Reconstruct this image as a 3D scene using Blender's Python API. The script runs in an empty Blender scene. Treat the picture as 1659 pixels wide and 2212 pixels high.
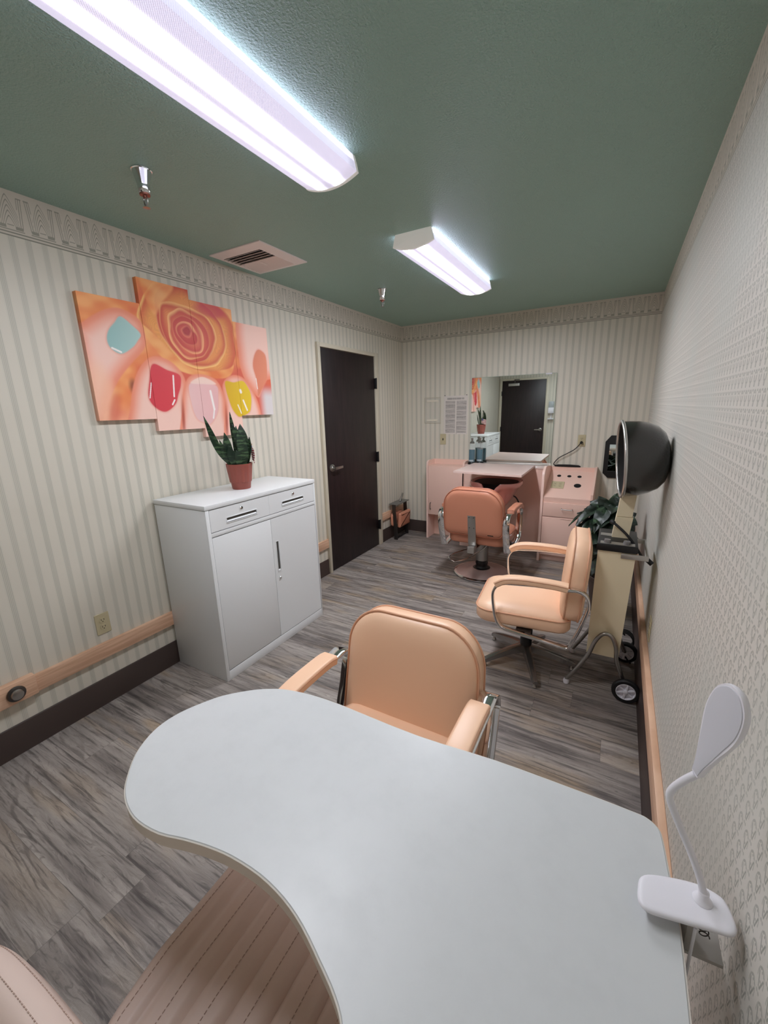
import bpy, bmesh, math, random
import numpy as np
from mathutils import Vector, Matrix
random.seed(7)
SC = bpy.context.scene
COL = SC.collection
PI = math.pi
W, D, H, YR = 2.53, 4.586, 2.436, -0.45      # room: width, far wall, ceiling, near wall

# ------------------------------------------------------------------ nodes
class E:
    """A scalar node socket with arithmetic."""
    nt = None
    def __init__(s, v): s.v = v
    def _m(s, op, *a, clamp=False):
        n = E.nt.nodes.new('ShaderNodeMath'); n.operation = op; n.use_clamp = clamp
        for i, x in enumerate((s,) + a):
            x = x.v if isinstance(x, E) else x
            if isinstance(x, (int, float)): n.inputs[i].default_value = x
            else: E.nt.links.new(x, n.inputs[i])
        return E(n.outputs[0])
    def __add__(s, o): return s._m('ADD', o)
    __radd__ = __add__
    def __sub__(s, o): return s._m('SUBTRACT', o)
    def __rsub__(s, o): return E(o)._m('SUBTRACT', s)
    def __mul__(s, o): return s._m('MULTIPLY', o)
    __rmul__ = __mul__
    def __truediv__(s, o): return s._m('DIVIDE', o)
    def __neg__(s): return s * -1.0
    def __pow__(s, o): return s._m('POWER', o)
    def floor(s): return s._m('FLOOR')
    def frac(s): return s._m('FRACT')
    def abs(s): return s._m('ABSOLUTE')
    def sin(s): return s._m('SINE')
    def exp(s): return s._m('EXPONENT')
    def sqrt(s): return s._m('SQRT')
    def mod(s, o): return s._m('FLOORED_MODULO', o)
    def min(s, o): return s._m('MINIMUM', o)
    def max(s, o): return s._m('MAXIMUM', o)
    def lt(s, o): return s._m('LESS_THAN', o)
    def gt(s, o): return s._m('GREATER_THAN', o)
    def clamp(s): return s._m('ADD', 0.0, clamp=True)
    def ss(s, a, b):
        n = E.nt.nodes.new('ShaderNodeMapRange'); n.interpolation_type = 'SMOOTHSTEP'
        E.nt.links.new(s.v, n.inputs[0]); n.inputs[1].default_value = a; n.inputs[2].default_value = b
        return E(n.outputs[0])
    def line(s, c, w, soft=None):
        soft = soft or w * .6
        return 1.0 - (s - c).abs().ss(w - soft, w + soft)

def lin(c):
    return tuple((x/12.92 if x <= .04045 else ((x+.055)/1.055)**2.4) for x in (v/255 for v in c)) + (1.0,)

def comb(x, y, z):
    n = E.nt.nodes.new('ShaderNodeCombineXYZ')
    for i, q in enumerate((x, y, z)):
        if isinstance(q, E): E.nt.links.new(q.v, n.inputs[i])
        else: n.inputs[i].default_value = q
    return n.outputs[0]
def noise(x, y, z, scale=1, detail=3, rough=.5, dist=0):
    n = E.nt.nodes.new('ShaderNodeTexNoise'); E.nt.links.new(comb(x, y, z), n.inputs['Vector'])
    n.inputs['Scale'].default_value = scale; n.inputs['Detail'].default_value = detail
    n.inputs['Roughness'].default_value = rough; n.inputs['Distortion'].default_value = dist
    return E(n.outputs[0])
def rnd(x, y=0.0, z=0.0):
    n = E.nt.nodes.new('ShaderNodeTexWhiteNoise'); E.nt.links.new(comb(x, y, z), n.inputs['Vector'])
    return E(n.outputs['Value'])
def mix(a, b, f):
    n = E.nt.nodes.new('ShaderNodeMix'); n.data_type = 'RGBA'
    for q, i in ((f, 0), (a, 6), (b, 7)):
        if isinstance(q, E): q = q.v
        if isinstance(q, (tuple, float, int)): n.inputs[i].default_value = q
        else: E.nt.links.new(q, n.inputs[i])
    return n.outputs[2]
def coords(kind='world'):
    if kind == 'world': o = E.nt.nodes.new('ShaderNodeNewGeometry').outputs['Position']
    else: o = E.nt.nodes.new('ShaderNodeTexCoord').outputs['Object']
    n = E.nt.nodes.new('ShaderNodeSeparateXYZ'); E.nt.links.new(o, n.inputs[0])
    return E(n.outputs[0]), E(n.outputs[1]), E(n.outputs[2])

def M(name, col=(200,200,200), rough=.5, metal=0, bump=None, fn=None, spec=None, coat=0, trans=0, ior=None, raw=None):
    m = bpy.data.materials.new(name); m.use_nodes = True; nt = m.node_tree; E.nt = nt
    b = nt.nodes['Principled BSDF']
    b.inputs['Base Color'].default_value = raw if raw else lin(col)
    b.inputs['Roughness'].default_value = rough; b.inputs['Metallic'].default_value = metal
    if spec is not None: b.inputs['Specular IOR Level'].default_value = spec
    if coat: b.inputs['Coat Weight'].default_value = coat; b.inputs['Coat Roughness'].default_value = .15
    if trans: b.inputs['Transmission Weight'].default_value = trans
    if ior: b.inputs['IOR'].default_value = ior
    h = None
    if fn:
        r = fn(b, nt)
        if isinstance(r, E): h = r
    if bump and h is None:
        x, y, z = coords('object'); h = noise(x, y, z, bump[0], 3)
    if h is not None:
        n = nt.nodes.new('ShaderNodeBump'); nt.links.new(h.v, n.inputs['Height'])
        n.inputs['Strength'].default_value = bump[1] if bump else .3
        n.inputs['Distance'].default_value = bump[2] if bump and len(bump) > 2 else .002
        nt.links.new(n.outputs[0], b.inputs['Normal'])
    return m
def setc(b, nt, sock, inp='Base Color'):
    nt.links.new(sock.v if isinstance(sock, E) else sock, b.inputs[inp])

# wallpaper border (period .1145 m, from z = 2.261 up to the ceiling)
def border_mask(u, z):
    p = ((u / .1145).frac() - .5)            # -.5..5 within a motif
    v = (z - 2.261) / .175
    a = p.abs()
    g = v + 2.6 * a**1.35                    # nested pointed arches
    arch = (((g * 9.0).frac() - .5).abs().ss(.30, .42)) * a.lt(.27) * g.ss(.36, .38) * (1.0 - g.ss(.92, .94)) * v.gt(.24)
    lean = a - .10 * (v - .5)
    side = (lean.line(.335, .012) + lean.line(.40, .012) + lean.line(.275, .010) * v.gt(.62)) * v.gt(.2) * v.lt(.86)
    hook = v.line(.86, .014) * lean.gt(.27) * lean.lt(.43)
    blk = (a - .255).abs().lt(.115) * (v - .205).abs().lt(.035)
    foot = v.line(.145, .012) * a.lt(.40) + v.line(.25, .01) * a.lt(.10)
    lines = v.line(.085, .014) + v.line(.012, .018)
    return (arch + side + hook + blk + foot).clamp() * .8 + lines

def paper_striped(axis):
    def fn(b, nt):
        x, y, z = coords(); u = x if axis == 'x' else y
        if axis == 'y': ub = u - 1.188
        else: ub = u - 2.35 
        per = .0592
        q = ((u - .831) / per + .5).frac(); 
        wob = noise(u * 3.0, z * .05, 0.0, 60, 2)
        thin = q.line(.375, .026) * .8 + q.line(.465, .024) + q.line(.555, .024) + q.line(.645, .026) * .8
        thin = thin * (.65 + .5 * rnd(((u - .831) / per + .5).floor()))
        wide = (q - .5).abs().ss(.22, .27)
        c = mix(lin((217,210,195)), lin((206,203,189)), (1.0 - wide) * .4)
        c = mix(c, lin((140,139,124)), (thin * .56 * (.6 + .6 * wob)).clamp())
        inb = z.gt(2.261)
        cb = mix(lin((212,203,189)), lin((140,138,124)), border_mask(ub - .05725 , z).clamp())
        c = mix(c, cb, inb)
        stain = noise(u, z, 0.0, 5, 3).ss(.5, .75) * .05
        c = mix(c, lin((170,160,140)), stain)
        setc(b, nt, c)
        return noise(u * 2.0, z, 0.0, 420, 2)
    return fn
def paper_floral(b, nt):
    x, y, z = coords()
    ph, pv = .0335, .0385
    r = (z / pv).floor()
    uu = y / ph + .5 * r.mod(2.0)
    p = uu.frac() - .5; q = (z / pv).frac() - .5
    a = p.abs()
    rr = (p * p + (q - .20) ** 2.0).sqrt()
    arch = (1.0 - (rr - .17).abs().ss(.03, .07)) * q.gt(.20)
    stem = (1.0 - (a - .04 - .30 * (q + .46)).abs().ss(.025, .065)) * q.lt(.12) * q.gt(-.46)
    leaf = (1.0 - (a - .30 + .8 * (q + .05) ** 2.0).abs().ss(.02, .055)) * q.lt(.30) * q.gt(-.20)
    dots = (1.0 - (((a - .42) ** 2.0 + (q - .36) ** 2.0).sqrt()).ss(.05, .09)) + leaf * .8
    d2 = (1.0 - ((p * p + (q - .24) ** 2.0).sqrt()).ss(.03, .07)) + (1.0 - ((p * p + (q + .18) ** 2.0).sqrt()).ss(.03, .07))
    m = (arch * .75 + stem + dots * .7 + d2).clamp() * (.55 + .6 * noise(y, z, 0.0, 140, 2))
    c = mix(lin((211,206,197)), lin((118,121,110)), (m * .80).clamp())
    v = noise(y, z, 0.0, 2.2, 2)
    c = mix(c, lin((196,198,190)), v.ss(.4, .65) * .5)
    ub = y - 1.188
    cb = mix(lin((212,203,189)), lin((140,138,124)), border_mask(ub, z).clamp())
    c = mix(c, cb, z.gt(2.261))
    setc(b, nt, c)
    return noise(y, z, 0.0, 500, 2)
def floor_fn(b, nt):
    x, y, z = coords()
    pw, plen = .152, 1.22
    row = (y / pw + .64).floor(); v = (y / pw + .64).frac()
    us = x / plen + rnd(row, 3.3) * 7.0
    k = us.floor(); u = us.frac()
    r1 = rnd(row, k, 1.0); r2 = rnd(row, k, 5.0); off = r1 * 37.0
    warp = noise(x * 1.6 + off, y * 7.0 + off, 0.0, 2.0, 3, .55)
    band = noise(x * .8 + off, y * 9.0, off, 2.0, 3, .55)
    tanp = noise(x * 1.3, y * 5.0 + off, 9.0, 1.6, 2, .5)
    ph = y * 150.0 + noise(x * .55 + off, y * 3.2, 2.0, 2.0, 1) * 60.0 + noise(x * 3.0 + off, y * 20.0, 4.0, 2.0, 2) * 5.0
    rings = (ph.sin() * .5 + .5).ss(.70, .98) * noise(x * 1.2 + off, y * 7.0, 1.0, 2.0, 2).ss(.44, .66)
    fine = noise(x * 10.0 + off, y * 190.0 + warp * 20.0, off, 1.0, 4, .75)
    speck = noise(x * 300.0, y * 700.0, off, 1.0, 2, .6)
    streak = noise(x * 2.2 + off, y * 42.0, off, 1.5, 4, .6)
    c = mix(lin((102,94,90)), lin((180,170,162)), (r1 * .34 + (band - .5) * 2.2 + .33).clamp())
    c = mix(c, lin((168,146,120)), (tanp.ss(.52, .68) * .55 * (.3 + r2)).clamp())
    c = mix(c, lin((66,60,58)), (streak.ss(.50, .66) * .72).clamp())
    c = mix(c, lin((176,166,158)), (1.0 - streak.ss(.30, .42)) * .35)
    c = mix(c, lin((62,55,53)), rings * .48)
    c = mix(c, lin((70,63,60)), (fine.ss(.50, .72) * .5).clamp())
    c = mix(c, lin((190,181,172)), ((1.0 - fine.ss(.28, .45)) * .30).clamp())
    c = mix(c, lin((84,77,73)), speck.ss(.5, .8) * .35)
    seam = (1.0 - v.ss(.0, .008)) + v.ss(.992, 1.0) + (1.0 - u.ss(.0, .0012)) + u.ss(.9988, 1.0)
    c = mix(c, lin((60,54,51)), seam.clamp() * .55)
    setc(b, nt, c)
    setc(b, nt, (.42 + fine * .25), 'Roughness')
    return fine * .5 - seam.clamp() - rings * .3
def ceil_fn(b, nt):
    x, y, z = coords()
    return noise(x, y, 0.0, 130, 2, .5) + .35 * noise(x, y, 3.0, 320, 2)

mWL = M('wallpaper_left', fn=paper_striped('y'), rough=.5, bump=(1, .12, .0006))
mWB = M('wallpaper_back', fn=paper_striped('x'), rough=.5, bump=(1, .12, .0006))
mWR = M('wallpaper_right', fn=paper_floral, rough=.55, bump=(1, .15, .0006))
mFloor = M('vinyl_plank', fn=floor_fn, bump=(1, .25, .0008))
mCeil = M('green_ceiling_paint', (154,186,174), rough=.42, fn=ceil_fn, bump=(1, .9, .006))
mCove = M('brown_vinyl_base', (62,50,46), rough=.42, bump=(40, .05))
def wood_fn(b, nt):
    x, y, z = coords()
    n = noise(x * 8.0, y * 3.0, z * 60.0, 1.5, 4)
    setc(b, nt, mix(lin((206,163,133)), lin((224,184,154)), n.ss(.35, .65)))
mWood = M('pale_wood', rough=.45, fn=wood_fn)
mTrim = M('cream_paint', (205,196,176), rough=.4, bump=(60, .05))
def door_fn(b, nt):
    x, y, z = coords()
    n = noise(x * 12.0, y * 12.0, z * 1.2, 3, 4)
    setc(b, nt, mix(lin((28,17,18)), lin((40,26,27)), n.ss(.35, .7)))
mDoor = M('dark_door', rough=.45, fn=door_fn)
mChrome = M('chrome', (225,225,225), rough=.07, metal=1)
mSteel = M('brushed_steel', (170,168,164), rough=.3, metal=1)
mAlu = M('aluminium', (190,188,184), rough=.42, metal=1)
mDarkMetal = M('dark_metal', (95,92,90), rough=.4, metal=1)
mBlack = M('black_plastic', (12,12,14), rough=.42)
mBlackSoft = M('black_rubber', (20,19,20), rough=.6)
mWhiteMetal = M('white_powder_coat', (226,228,228), rough=.38, bump=(500, .03, .0005))
mGroove = M('shadow_gap_grey', (120,120,122), rough=.6)
mTable = None
def table_fn(b, nt):
    x, y, z = coords()
    s = noise(x * 9.0, y * 9.0, 0.0, 1.4, 5, .65)
    sp = noise(x, y, 0.0, 70, 2).ss(.80, .82)
    sc = ((noise(x * 3.0 + y * 9.0, y * 3.0 - x * 8.0, 0.0, 2.0, 2) - .5).abs())
    c = mix(lin((202,204,204)), lin((198,200,200)), s.ss(.40, .75))
    c = mix(c, lin((120,120,122)), sp)
    setc(b, nt, c)
    setc(b, nt, (.30 + .2 * s), 'Roughness')
    return s
mTable = M('white_laminate', fn=table_fn, bump=(1, .06, .001))
mEdge = M('white_edge_band', (214,208,198), rough=.45)
def vinyl(name, c, rough=.38):
    return M(name, c, rough=rough, bump=(220, .06, .0006))
mPeach = vinyl('peach_vinyl', (243,200,166)); mPeachD = vinyl('peach_piping', (212,160,128))
mOrange = vinyl('salmon_vinyl', (208,140,112)); mOrangeD = vinyl('salmon_piping', (190,120,94))
mPink = M('pink_laminate', (238,200,184), rough=.36)
mPinkE = M('pink_edge', (242,206,192), rough=.35)
mLid = M('pale_pink_laminate', (228,200,190), rough=.3)
mPorc = M('pink_porcelain', (214,150,142), rough=.12, coat=.5)
mCream = M('cream_enamel', (230,216,184), rough=.38, bump=(30, .03))
mIvory = M('ivory_plastic', (192,180,146), rough=.35)
mIvoryD = M('ivory_plastic_slot', (70,62,50), rough=.6)
mWhiteP = M('white_plastic', (232,230,236), rough=.32)
mLampDiff = M('lamp_diffuser', (205,205,212), rough=.5)
mTerra = M('terracotta_plastic', (150,78,66), rough=.5, bump=(90, .05))
mSoil = M('dark_soil', (40,30,24), rough=.9, bump=(120, .6, .005))
def snake_fn(b, nt):
    x, y, z = coords()
    n = noise(x * 14.0, y * 14.0, z * 85.0, 1.0, 3, .6)
    f = noise(x * 40.0, y * 40.0, z * 150.0, 1.0, 2)
    setc(b, nt, mix(lin((26,46,32)), lin((84,112,76)), (n.ss(.48, .62) * .75 * (.5 + f)).clamp()))
mSnake = M('snake_plant_leaf', rough=.38, fn=snake_fn)
def dark_leaf_fn(b, nt):
    x, y, z = coords()
    n = noise(x, y, z, 16, 3)
    setc(b, nt, mix(lin((20,34,24)), lin((62,88,58)), n.ss(.5, .75)))
mLeaf = M('dark_green_leaf', rough=.42, fn=dark_leaf_fn)
mStem = M('leaf_stem', (52,74,48), rough=.5)
mBrownPot = M('brown_pot', (64,48,40), rough=.5)
mMirror = M('mirror_silver', raw=(.80, .86, .83, 1), rough=.012, metal=1)
mMirrorEdge = M('mirror_glass_edge', (150,178,164), rough=.15)
mHood = M('smoked_acrylic', (40,38,36), rough=.14, coat=.4)
mHoodIn = M('hood_lining', (40,38,38), rough=.4)
mHoodRim = M('silver_rim', (196,194,190), rough=.28, metal=.85)
mBeige = M('beige_leatherette', (212,190,178), rough=.45, bump=(260, .10, .0008))
mStitch = M('beige_stitch', (178,152,138), rough=.7)
mBlue = M('blue_disinfectant', raw=(.006, .10, .15, 1), rough=.08)
mGlass = M('clear_glass', raw=(.75, .8, .8, 1), rough=.04); mGlass.node_tree.nodes['Principled BSDF'].inputs['Alpha'].default_value = .12
mAcrylic = M('clear_acrylic', raw=(.8, .78, .72, 1), rough=.12); mAcrylic.node_tree.nodes['Principled BSDF'].inputs['Alpha'].default_value = .14
mLabel = M('silver_label', (170,182,186), rough=.4)
mRed = M('sprinkler_bronze', (150,96,82), rough=.4, metal=.7)
mVent = M('vent_white', (240,230,225), rough=.45)
mClearP = M('translucent_plastic', (196,192,186), rough=.25, trans=.3, ior=1.15)
def disc_fn(b, nt): pass
mPinkMetal = M('worn_chrome_plate', (196,172,166), rough=.3, metal=.45)

# ------------------------------------------------------------------ mesh builder
def smooth_path(pts, n=6, closed=False):
    P = [Vector(p) for p in pts]; out = []; N = len(P)
    for i in range(N if closed else N - 1):
        p0 = P[(i-1) % N] if closed or i > 0 else P[0] * 2 - P[1]
        p1 = P[i]; p2 = P[(i+1) % N]
        p3 = P[(i+2) % N] if closed or i + 2 < N else P[-1] * 2 - P[-2]
        for k in range(n):
            t = k / n
            out.append(.5 * ((2*p1) + (p2-p0)*t + (2*p0-5*p1+4*p2-p3)*t*t + (3*p1-p0-3*p2+p3)*t**3))
    if not closed: out.append(P[-1])
    return out
def rrect(w, h, rt, rb=None, n=8):
    """rounded rectangle outline centred on 0 (counter-clockwise)"""
    rb = rt if rb is None else rb; out = []
    for cx, cy, r, a0 in ((w/2-rb, -h/2+rb, rb, -PI/2), (w/2-rt, h/2-rt, rt, 0), (-w/2+rt, h/2-rt, rt, PI/2), (-w/2+rb, -h/2+rb, rb, PI)):
        for k in range(n + 1):
            a = a0 + k / n * PI / 2
            out.append((cx + r * math.cos(a), cy + r * math.sin(a)))
    return out
def inset(o, d):
    N = len(o); r = []
    for i in range(N):
        ax, ay = o[i-1]; bx, by = o[(i+1) % N]
        tx, ty = bx - ax, by - ay; l = math.hypot(tx, ty) or 1
        r.append((o[i][0] - ty / l * d, o[i][1] + tx / l * d))
    return r
XZ = Matrix(((1,0,0,0),(0,0,-1,0),(0,1,0,0),(0,0,0,1)))   # 2d (a,b,depth) -> x=a, z=b, y=-depth
class MB:
    def __init__(s): s.bm = bmesh.new(); s.mi = 0
    def _f(s, vs):
        try: f = s.bm.faces.new(vs); f.material_index = s.mi; return f
        except ValueError: return None
    def box(s, x0, x1, y0, y1, z0, z1, bev=0, seg=2, mat=None):
        r = bmesh.ops.create_cube(s.bm, size=1)['verts']
        for v in r: v.co = Vector(((x0+x1)/2 + v.co.x*(x1-x0), (y0+y1)/2 + v.co.y*(y1-y0), (z0+z1)/2 + v.co.z*(z1-z0)))
        fs = set(f for v in r for f in v.link_faces)
        for f in fs: f.material_index = s.mi
        if bev:
            es = list(set(e for v in r for e in v.link_edges))
            q = bmesh.ops.bevel(s.bm, geom=es, offset=bev, segments=seg, profile=.5, affect='EDGES')
            r = list(set(v for f in q['faces'] for v in f.verts))
            for f in q['faces']: f.material_index = s.mi
        if mat is not None:
            seen = set(); st = list(r)
            for v in st: seen.add(v)
            for v in seen: v.co = mat @ v.co
        return s
    def loft(s, rings, cap=True, closed=True, loop=False):
        vs = [[s.bm.verts.new(Vector(p)) for p in r] for r in rings]
        n = len(rings[0]); R = len(rings)
        for i in range(R if loop else R - 1):
            a, b = vs[i], vs[(i+1) % R]
            for k in range(n if closed else n - 1):
                s._f((a[k], a[(k+1) % n], b[(k+1) % n], b[k]))
        if cap and closed and not loop:
            s._f(list(reversed(vs[0]))); s._f(vs[-1])
        return s
    def tube(s, pts, r, seg=10, closed=False, cap=True):
        P = [Vector(p) for p in pts]; N = len(P); rings = []
        up = None
        for i in range(N):
            t = (P[(i+1) % N] - P[i-1]) if closed else (P[min(i+1, N-1)] - P[max(i-1, 0)])
            t.normalize()
            if up is None: up = t.orthogonal().normalized()
            else:
                up = up - t * up.dot(t); up = up.normalized() if up.length > 1e-6 else t.orthogonal().normalized()
            b = t.cross(up); rr = r[i] if isinstance(r, (list, tuple)) else r
            rings.append([P[i] + (up*math.cos(2*PI*k/seg) + b*math.sin(2*PI*k/seg)) * rr for k in range(seg)])
        return s.loft(rings, cap=cap, loop=closed)
    def cyl(s, p0, p1, r0, r1=None, seg=20): return s.tube([p0, p1], [r0, r0 if r1 is None else r1], seg)
    def lathe(s, prof, seg=32, mat=Matrix(), cap=True):
        return s.loft([[mat @ Vector((r*math.cos(2*PI*k/seg), r*math.sin(2*PI*k/seg), z)) for k in range(seg)] for r, z in prof], cap=cap)
    def prism(s, poly, d0, d1, mat=Matrix(), bev=0):
        rings = []
        if bev:
            i = inset(poly, bev)
            rings = [(i, d0), (poly, d0 + bev), (poly, d1 - bev), (i, d1)]
        else: rings = [(poly, d0), (poly, d1)]
        return s.loft([[mat @ Vector((a, b, d)) for a, b in o] for o, d in rings])
    def cushion(s, o, levels, mat=Matrix()):
        def ins(i):
            q = inset(o, min(i, .03)); k = max(0, i - .03)
            return [(a*(1 - k/max(.05, math.hypot(a, b))), b*(1 - k/max(.05, math.hypot(a, b)))) for a, b in q]
        return s.loft([[mat @ Vector((a, b, d)) for a, b in ins(i)] for i, d in levels])
    def sweep_yz(s, path, sect, closed=False):
        """path of (y,z), section of (x, n)"""
        P = [Vector((p[0], p[1])) for p in path]; N = len(P); rings = []
        for i in range(N):
            t = (P[(i+1) % N] - P[i-1]) if closed else (P[min(i+1, N-1)] - P[max(i-1, 0)])
            t.normalize(); n = Vector((-t.y, t.x))
            rings.append([Vector((a, P[i].x + n.x*b, P[i].y + n.y*b)) for a, b in sect])
        return s.loft(rings, loop=closed)
    def xf(s, m):
        for v in s.bm.verts: v.co = m @ v.co
        return s
    def build(s, name, mats, parent=None, smooth=40, loc=None):
        bmesh.ops.recalc_face_normals(s.bm, faces=s.bm.faces[:])
        me = bpy.data.meshes.new(name); s.bm.to_mesh(me); s.bm.free()
        for m in (mats if isinstance(mats, (list, tuple)) else [mats]): me.materials.append(m)
        if smooth:
            me.shade_smooth(); me.set_sharp_from_angle(angle=math.radians(smooth))
        o = bpy.data.objects.new(name, me); COL.objects.link(o)
        if parent: o.parent = parent
        if loc: o.location = loc
        return o
def tag(o, label, cat, group=None):
    o['label'] = label; o['category'] = cat
    if group: o['group'] = group
    return o
def thing(name, label, cat, loc=(0,0,0), rz=0, group=None):
    o = bpy.data.objects.new(name, None); COL.objects.link(o); o.empty_display_size = .1
    o.location = loc; o.rotation_euler = (0, 0, rz)
    return tag(o, label, cat, group)
def struct(o): o['kind'] = 'structure'; return o
def box(name, x0, x1, y0, y1, z0, z1, m, parent=None, bev=0, smooth=40):
    return MB().box(x0, x1, y0, y1, z0, z1, bev).build(name, m, parent, smooth)
def rot(axis, deg): return Matrix.Rotation(math.radians(deg), 4, axis)
def tr(x, y, z): return Matrix.Translation((x, y, z))

# ------------------------------------------------------------------ room
struct(box('floor', -.1, W+.1, YR-.1, D+.1, -.1, 0, mFloor))
struct(box('ceiling', -.1, W+.1, YR-.1, D+.1, H, H+.1, mCeil))
struct(box('wall_left', -.1, 0, YR-.1, D+.1, 0, H, mWL))
struct(box('wall_right', W, W+.1, YR-.1, D+.1, 0, H, mWR))
struct(box('wall_back', 0, W, D, D+.1, 0, H, mWB))
struct(box('wall_front', 0, W, YR-.1, YR, 0, H, mWB))
def base_prof(): return [(0,0),(.014,0),(.013,.006),(.009,.016),(.008,.14),(.004,.145),(0,.145)]
def baseboard(name, a, b, side):
    pr = base_prof()
    if side == 'left': rings = [[(p, y, z) for p, z in pr] for y in (a, b)]
    elif side == 'right': rings = [[(W-p, y, z) for p, z in pr] for y in (a, b)]
    elif side == 'back': rings = [[(x, D-p, z) for p, z in pr] for x in (a, b)]
    else: rings = [[(x, YR+p, z) for p, z in pr] for x in (a, b)]
    return struct(MB().loft(rings).build(name, mCove))
baseboard('baseboard_left', YR, 2.953, 'left'); baseboard('baseboard_left', 3.971, D-.015, 'left')
baseboard('baseboard_right', YR, D-.015, 'right'); baseboard('baseboard_back', .0, .396, 'back'); baseboard('baseboard_back', 2.17, W, 'back')
struct(box('trim_1', 0, .022, .655, 2.953, .262, .346, mWood, bev=.003))
bl = struct(box('trim_2', 0, .036, YR, .655, .262, .362, mWood, bev=.004))
struct(box('trim_3', 0, .022, 3.972, D-.02, .262, .346, mWood, bev=.003))
struct(box('trim_4', W-.024, W, YR, D-.02, .262, .346, mWood, bev=.004))
st = thing('door_stop', 'round metal wall bumper on the thick wood block of the left rail', 'door stop', (.036, .575, .312))
MB().lathe([(.034,0),(.036,.006),(.033,.012),(.026,.015)], 28, rot('Y', 90)).build('base_ring', mDarkMetal, st)
MB().lathe([(.025,.014),(.022,.024),(.014,.027),(.003,.0275)], 28, rot('Y', 90)).build('bumper', mSteel, st)

# door on the left wall
d = bpy.data.objects.new('door_1', None); COL.objects.link(d); struct(d); d.location = (0, 3.44, 0)
box('door_leaf', 0, .012, 2.989-3.44, 3.900-3.44, .006, 2.042, mDoor, d, bev=.001)
fm = MB(); fm.box(0, .028, 2.952-3.44, 2.986-3.44, 0, 2.082, .003); fm.box(0, .028, 3.903-3.44, 3.970-3.44, 0, 2.082, .003); fm.box(0, .028, 2.986-3.44, 3.903-3.44, 2.046, 2.082, .003)
fm.build('door_frame', mTrim, d)
for z in (1.78, 1.015, .245):
    h = MB(); h.box(.010, .032, 3.893-3.44, 3.918-3.44, z-.052, z+.052, .002); h.cyl((.034, 3.906-3.44, z-.055), (.034, 3.906-3.44, z+.055), .007, seg=12)
    h.build('hinge', mBlack, d)
def lever(parent, mat):
    l = MB(); l.lathe([(.034,0),(.036,.004),(.033,.012),(.018,.016),(.0135,.022),(.0125,.05)], 28, mat)
    a = l.build('handle_rose', mSteel, parent)
    l = MB(); sec = [(-.011,-.005),(.011,-.005),(.011,.005),(-.011,.005)]
    l.loft([[mat @ Vector((x, s_, zz + zz2)) for s_, zz2 in sc_] for x, sc_, zz in
            ((-.012, [(-.012,-.008),(.012,-.008),(.012,.008),(-.012,.008)], .05), (.02, [(-.012,-.007),(.012,-.007),(.012,.007),(-.012,.007)], .052),
             (.10, [(-.010,-.004),(.010,-.004),(.010,.004),(-.010,.004)], .05), (.118, [(-.009,-.004),(.009,-.004),(.009,.004),(-.009,.004)], .044))])
    l.build('lever_handle', mSteel, parent)
lever(d, tr(.012, 3.075-3.44, 1.0) @ Matrix(((0,0,1,0),(1,0,0,0),(0,1,0,0),(0,0,0,1))))
# door behind the camera (seen in the mirror)
d = bpy.data.objects.new('door_2', None); COL.objects.link(d); struct(d); d.location = (.53, YR, 0)
box('door_leaf', -.455, .455, 0, .012, .006, 2.042, mDoor, d, bev=.001)
fm = MB(); fm.box(-.51, -.458, 0, .028, 0, 2.09, .003); fm.box(.458, .51, 0, .028, 0, 2.09, .003); fm.box(-.458, .458, 0, .028, 2.046, 2.09, .003)
fm.build('door_frame', mTrim, d)
for z in (1.78, 1.015, .245): box('hinge', -.467, -.447, .01, .034, z-.05, z+.05, mBlack, d, .002)
lever(d, tr(.385, .012, 1.0) @ Matrix(((-1,0,0,0),(0,0,1,0),(0,1,0,0),(0,0,0,1))))
c = MB(); c.box(-.32, -.09, .012, .055, 1.93, 1.985, .004); c.build('closer_body', mAlu, d)
MB().box(-.20, -.175, .03, .05, 1.98, 2.06, .002).box(-.20, -.09, .035, .047, 2.052, 2.068, .002).build('closer_arm', mDarkMetal, d)

# ------------------------------------------------------------------ ceiling lights
def lens_maker(K):
  def lens_fn(b, nt):
      x, y, z = coords('object')
      a = x.abs()
      g = (-(((a - .043) / .0135) ** 2.0)).exp()
      pr = (((x + y) * 1050.0).sin() * .38 + ((x - y) * 1050.0).sin() * .12 + .5)
      low = (z + .0572).lt(0.0); hi = z.gt(-.026)
      e = .50 + .42 * pr * (1.0 - g) + g * (124.0 * K) * (.8 + .4 * pr)
      e = e * low + (1.0 - low) * ((.72 + .2 * pr) * (1.0 - hi) + 3.4 * K * hi)
      endf = 1.0 - (y.abs() - .53).ss(0.0, .05) * .85
      e = e * endf + .55 * (1.0 - endf)
      setc(b, nt, mix((.80, .76, 1.0, 1), (.95, .985, 1.02, 1), (g * 1.2).clamp()), 'Emission Color')
      setc(b, nt, e, 'Emission Strength')
  return lens_fn
mLens = M('prismatic_lens', (225,222,235), rough=.3, fn=lens_maker(1.02))
mLensFar = M('prismatic_lens_bright', (225,222,235), rough=.3, fn=lens_maker(1.6))
mCap = M('light_end_cap', (226,224,220), rough=.35)
for k_, v_ in (('Emission Color', (1, .97, .92, 1)), ('Emission Strength', .22)): mCap.node_tree.nodes['Principled BSDF'].inputs[k_].default_value = v_   # light shining through the cap
def lens_section():
    o = [(-.104, 0), (-.112, -.028), (-.1185, -.056)]
    for k in range(0, 25):
        x = -.119 + .238 * k / 24
        o.append((x, -.058 - .024 * (1 - (x/.119)**2)))
    o += [(.1185, -.056), (.112, -.028), (.104, 0)]
    return o
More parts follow.
